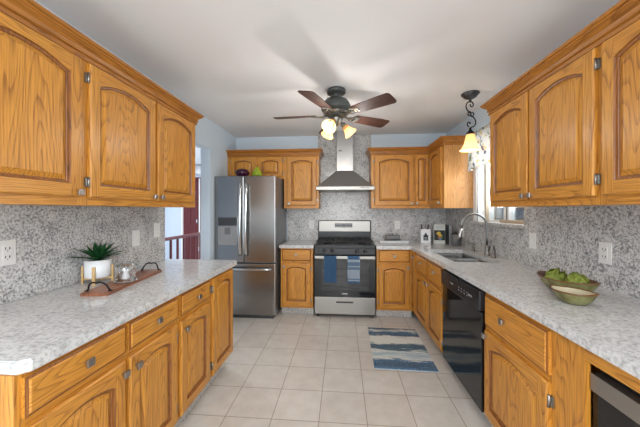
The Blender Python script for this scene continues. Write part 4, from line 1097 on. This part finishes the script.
a2 = artichoke((1.214, 1.540, 0.951), 1.3, 'green artichoke at the near right end of the olive bowl')
a2.rotation_euler = (-0.3, 0.4, 1.3)

# back right corner: tray with dish, crock, book
t = thing('serving_platter', 'white rectangular platter under the butter dish right of the range', 'platter', (0.700, 3.93, 0.90))
bm = B(); bx(bm, -0.19, 0.19, -0.075, 0.075, 0.0, 0.020, bev=0.006); bx(bm, -0.20, 0.20, -0.085, 0.085, 0.018, 0.026, bev=0.003); obj('dish', bm, ceramic, t)
t = thing('butter_dish', 'grey rectangular lidded dish with a dark base on the white platter', 'dish', (0.69, 3.93, 0.9262))
obj('base', boxes((-0.105, 0.105, -0.05, 0.05, 0, 0.014), bev=0.003), dark_grey, t)
bm = B(); bx(bm, -0.095, 0.095, -0.042, 0.042, 0.014, 0.075, bev=0.012); lathe(bm, [(0, 0.020), (0.012, 0.016), (0.012, 0.006), (0.006, 0), (0, 0)], 14, c=(0, 0, 0.075)); obj('lid', bm, dish_m, t)
t = thing('utensil_crock', 'square white ceramic crock with a black printed emblem in the back right corner', 'crock', (1.125, 3.93, 0.90), math.radians(-6))
bm = B(); q = 0.062; h = 0.185
bx(bm, -q, q, -q, q, 0, 0.008); bx(bm, -q, q, -q, -q+0.006, 0.008, h); bx(bm, -q, q, q-0.006, q, 0.008, h); bx(bm, -q, -q+0.006, -q+0.006, q-0.006, 0.008, h); bx(bm, q-0.006, q, -q+0.006, q-0.006, 0.008, h)
obj('pot', bm, ceramic, t)
bm = B(); y_ = -q-0.001
bx(bm, -0.030, 0.030, y_, -q, 0.035, 0.100); bx(bm, -0.020, 0.020, y_, -q, 0.100, 0.118); bx(bm, -0.008, 0.008, y_, -q, 0.118, 0.138); bx(bm, -0.036, 0.036, y_, -q, 0.096, 0.102)
obj('emblem', bm, lemon_black, t)
bm = B(); bx(bm, -0.020, 0.020, y_-0.0006, y_, 0.070, 0.074); bx(bm, -0.018, 0.018, y_-0.0006, y_, 0.050, 0.056); obj('emblem_bars', bm, ceramic, t)
for (dx, dy, lx, m_, nm) in ((-0.02, 0.0, -0.025, dark_grey, 'black handled utensil leaning left in the white crock'), (0.022, 0.01, 0.022, red_pl, 'red handled utensil leaning right in the white crock'), (0.02, -0.02, 0.015, dark_grey, 'dark utensil between the others in the white crock')):
    bm = B(); p = Vector((1.125+dx, 3.93+dy, 0.9095)); tube(bm, [p, p+Vector((lx*0.4, 0, 0.11)), p+Vector((lx, 0, 0.205)), p+Vector((lx*1.15, 0, 0.235))], [0.006, 0.006, 0.009, 0.008], 8)
    tag(obj('kitchen_utensil', bm, m_), nm, 'utensil')
bk = thing('cookbook', 'white cookbook with a dark fruit picture cover standing behind the sink', 'book', (1.315, 3.80, 0.90), math.radians(-8))
obj('cover', boxes((-0.105, 0.030, -0.004, 0.0, 0, 0.255), (-0.105, 0.030, 0.045, 0.049, 0, 0.255)), cover_m, bk)
obj('pages', boxes((-0.100, 0.024, 0.0, 0.045, 0.004, 0.250)), page_m, bk)
obj('spine', boxes((0.030, 0.036, -0.004, 0.049, 0, 0.255)), spine_m, bk)
bm = B(); bx(bm, -0.105, 0.028, -0.0048, -0.004, 0.045, 0.178, 0)
def blob(cx, cz, r, mi):
    vs = [bm.verts.new((cx+r*math.cos(2*PI*k/12), -0.0052, cz+r*0.9*math.sin(2*PI*k/12))) for k in range(12)]; f = bm.faces.new(vs[::-1]); f.material_index = mi
blob(-0.05, 0.135, 0.026, 1); blob(-0.03, 0.105, 0.024, 1); blob(-0.045, 0.080, 0.018, 2); blob(-0.015, 0.080, 0.020, 3); blob(-0.03, 0.068, 0.020, 4)
for k in range(3): bx(bm, -0.085, 0.010, -0.0048, -0.004, 0.225-k*0.016, 0.230-k*0.016, 5)
obj('cover_picture', bm, [spine_m, yellow_m, orange_m, greenp_m, bluep_m, mid_grey], bk, fix=False)
b2 = thing('cookbook', 'pale grey spined book with a dark cover standing right of the fruit picture cookbook', 'book', (1.372, 3.70, 0.90), math.radians(-3))
obj('cover', boxes((-0.022, -0.013, -0.004, 0.13, 0, 0.245), (0.015, 0.020, 0.0, 0.13, 0, 0.245)), spine_m, b2)
obj('pages', boxes((-0.013, 0.015, 0.006, 0.125, 0.004, 0.240)), page_m, b2)
obj('spine', boxes((-0.013, 0.020, -0.004, 0.0, 0, 0.245)), mid_grey, b2)
t = thing('shadow_patch_cylinder', 'dark grey canister standing in for a dark shadowy patch right of the cookbook', 'cylinder', (1.405, 3.60, 0.90))  # solid shape put where the corner shows only a dark shadowy patch
bm = B(); lathe(bm, [(0, 0), (0.050, 0), (0.054, 0.01), (0.054, 0.130), (0.050, 0.14), (0, 0.14)], 24); obj('body', bm, patch_m, t)
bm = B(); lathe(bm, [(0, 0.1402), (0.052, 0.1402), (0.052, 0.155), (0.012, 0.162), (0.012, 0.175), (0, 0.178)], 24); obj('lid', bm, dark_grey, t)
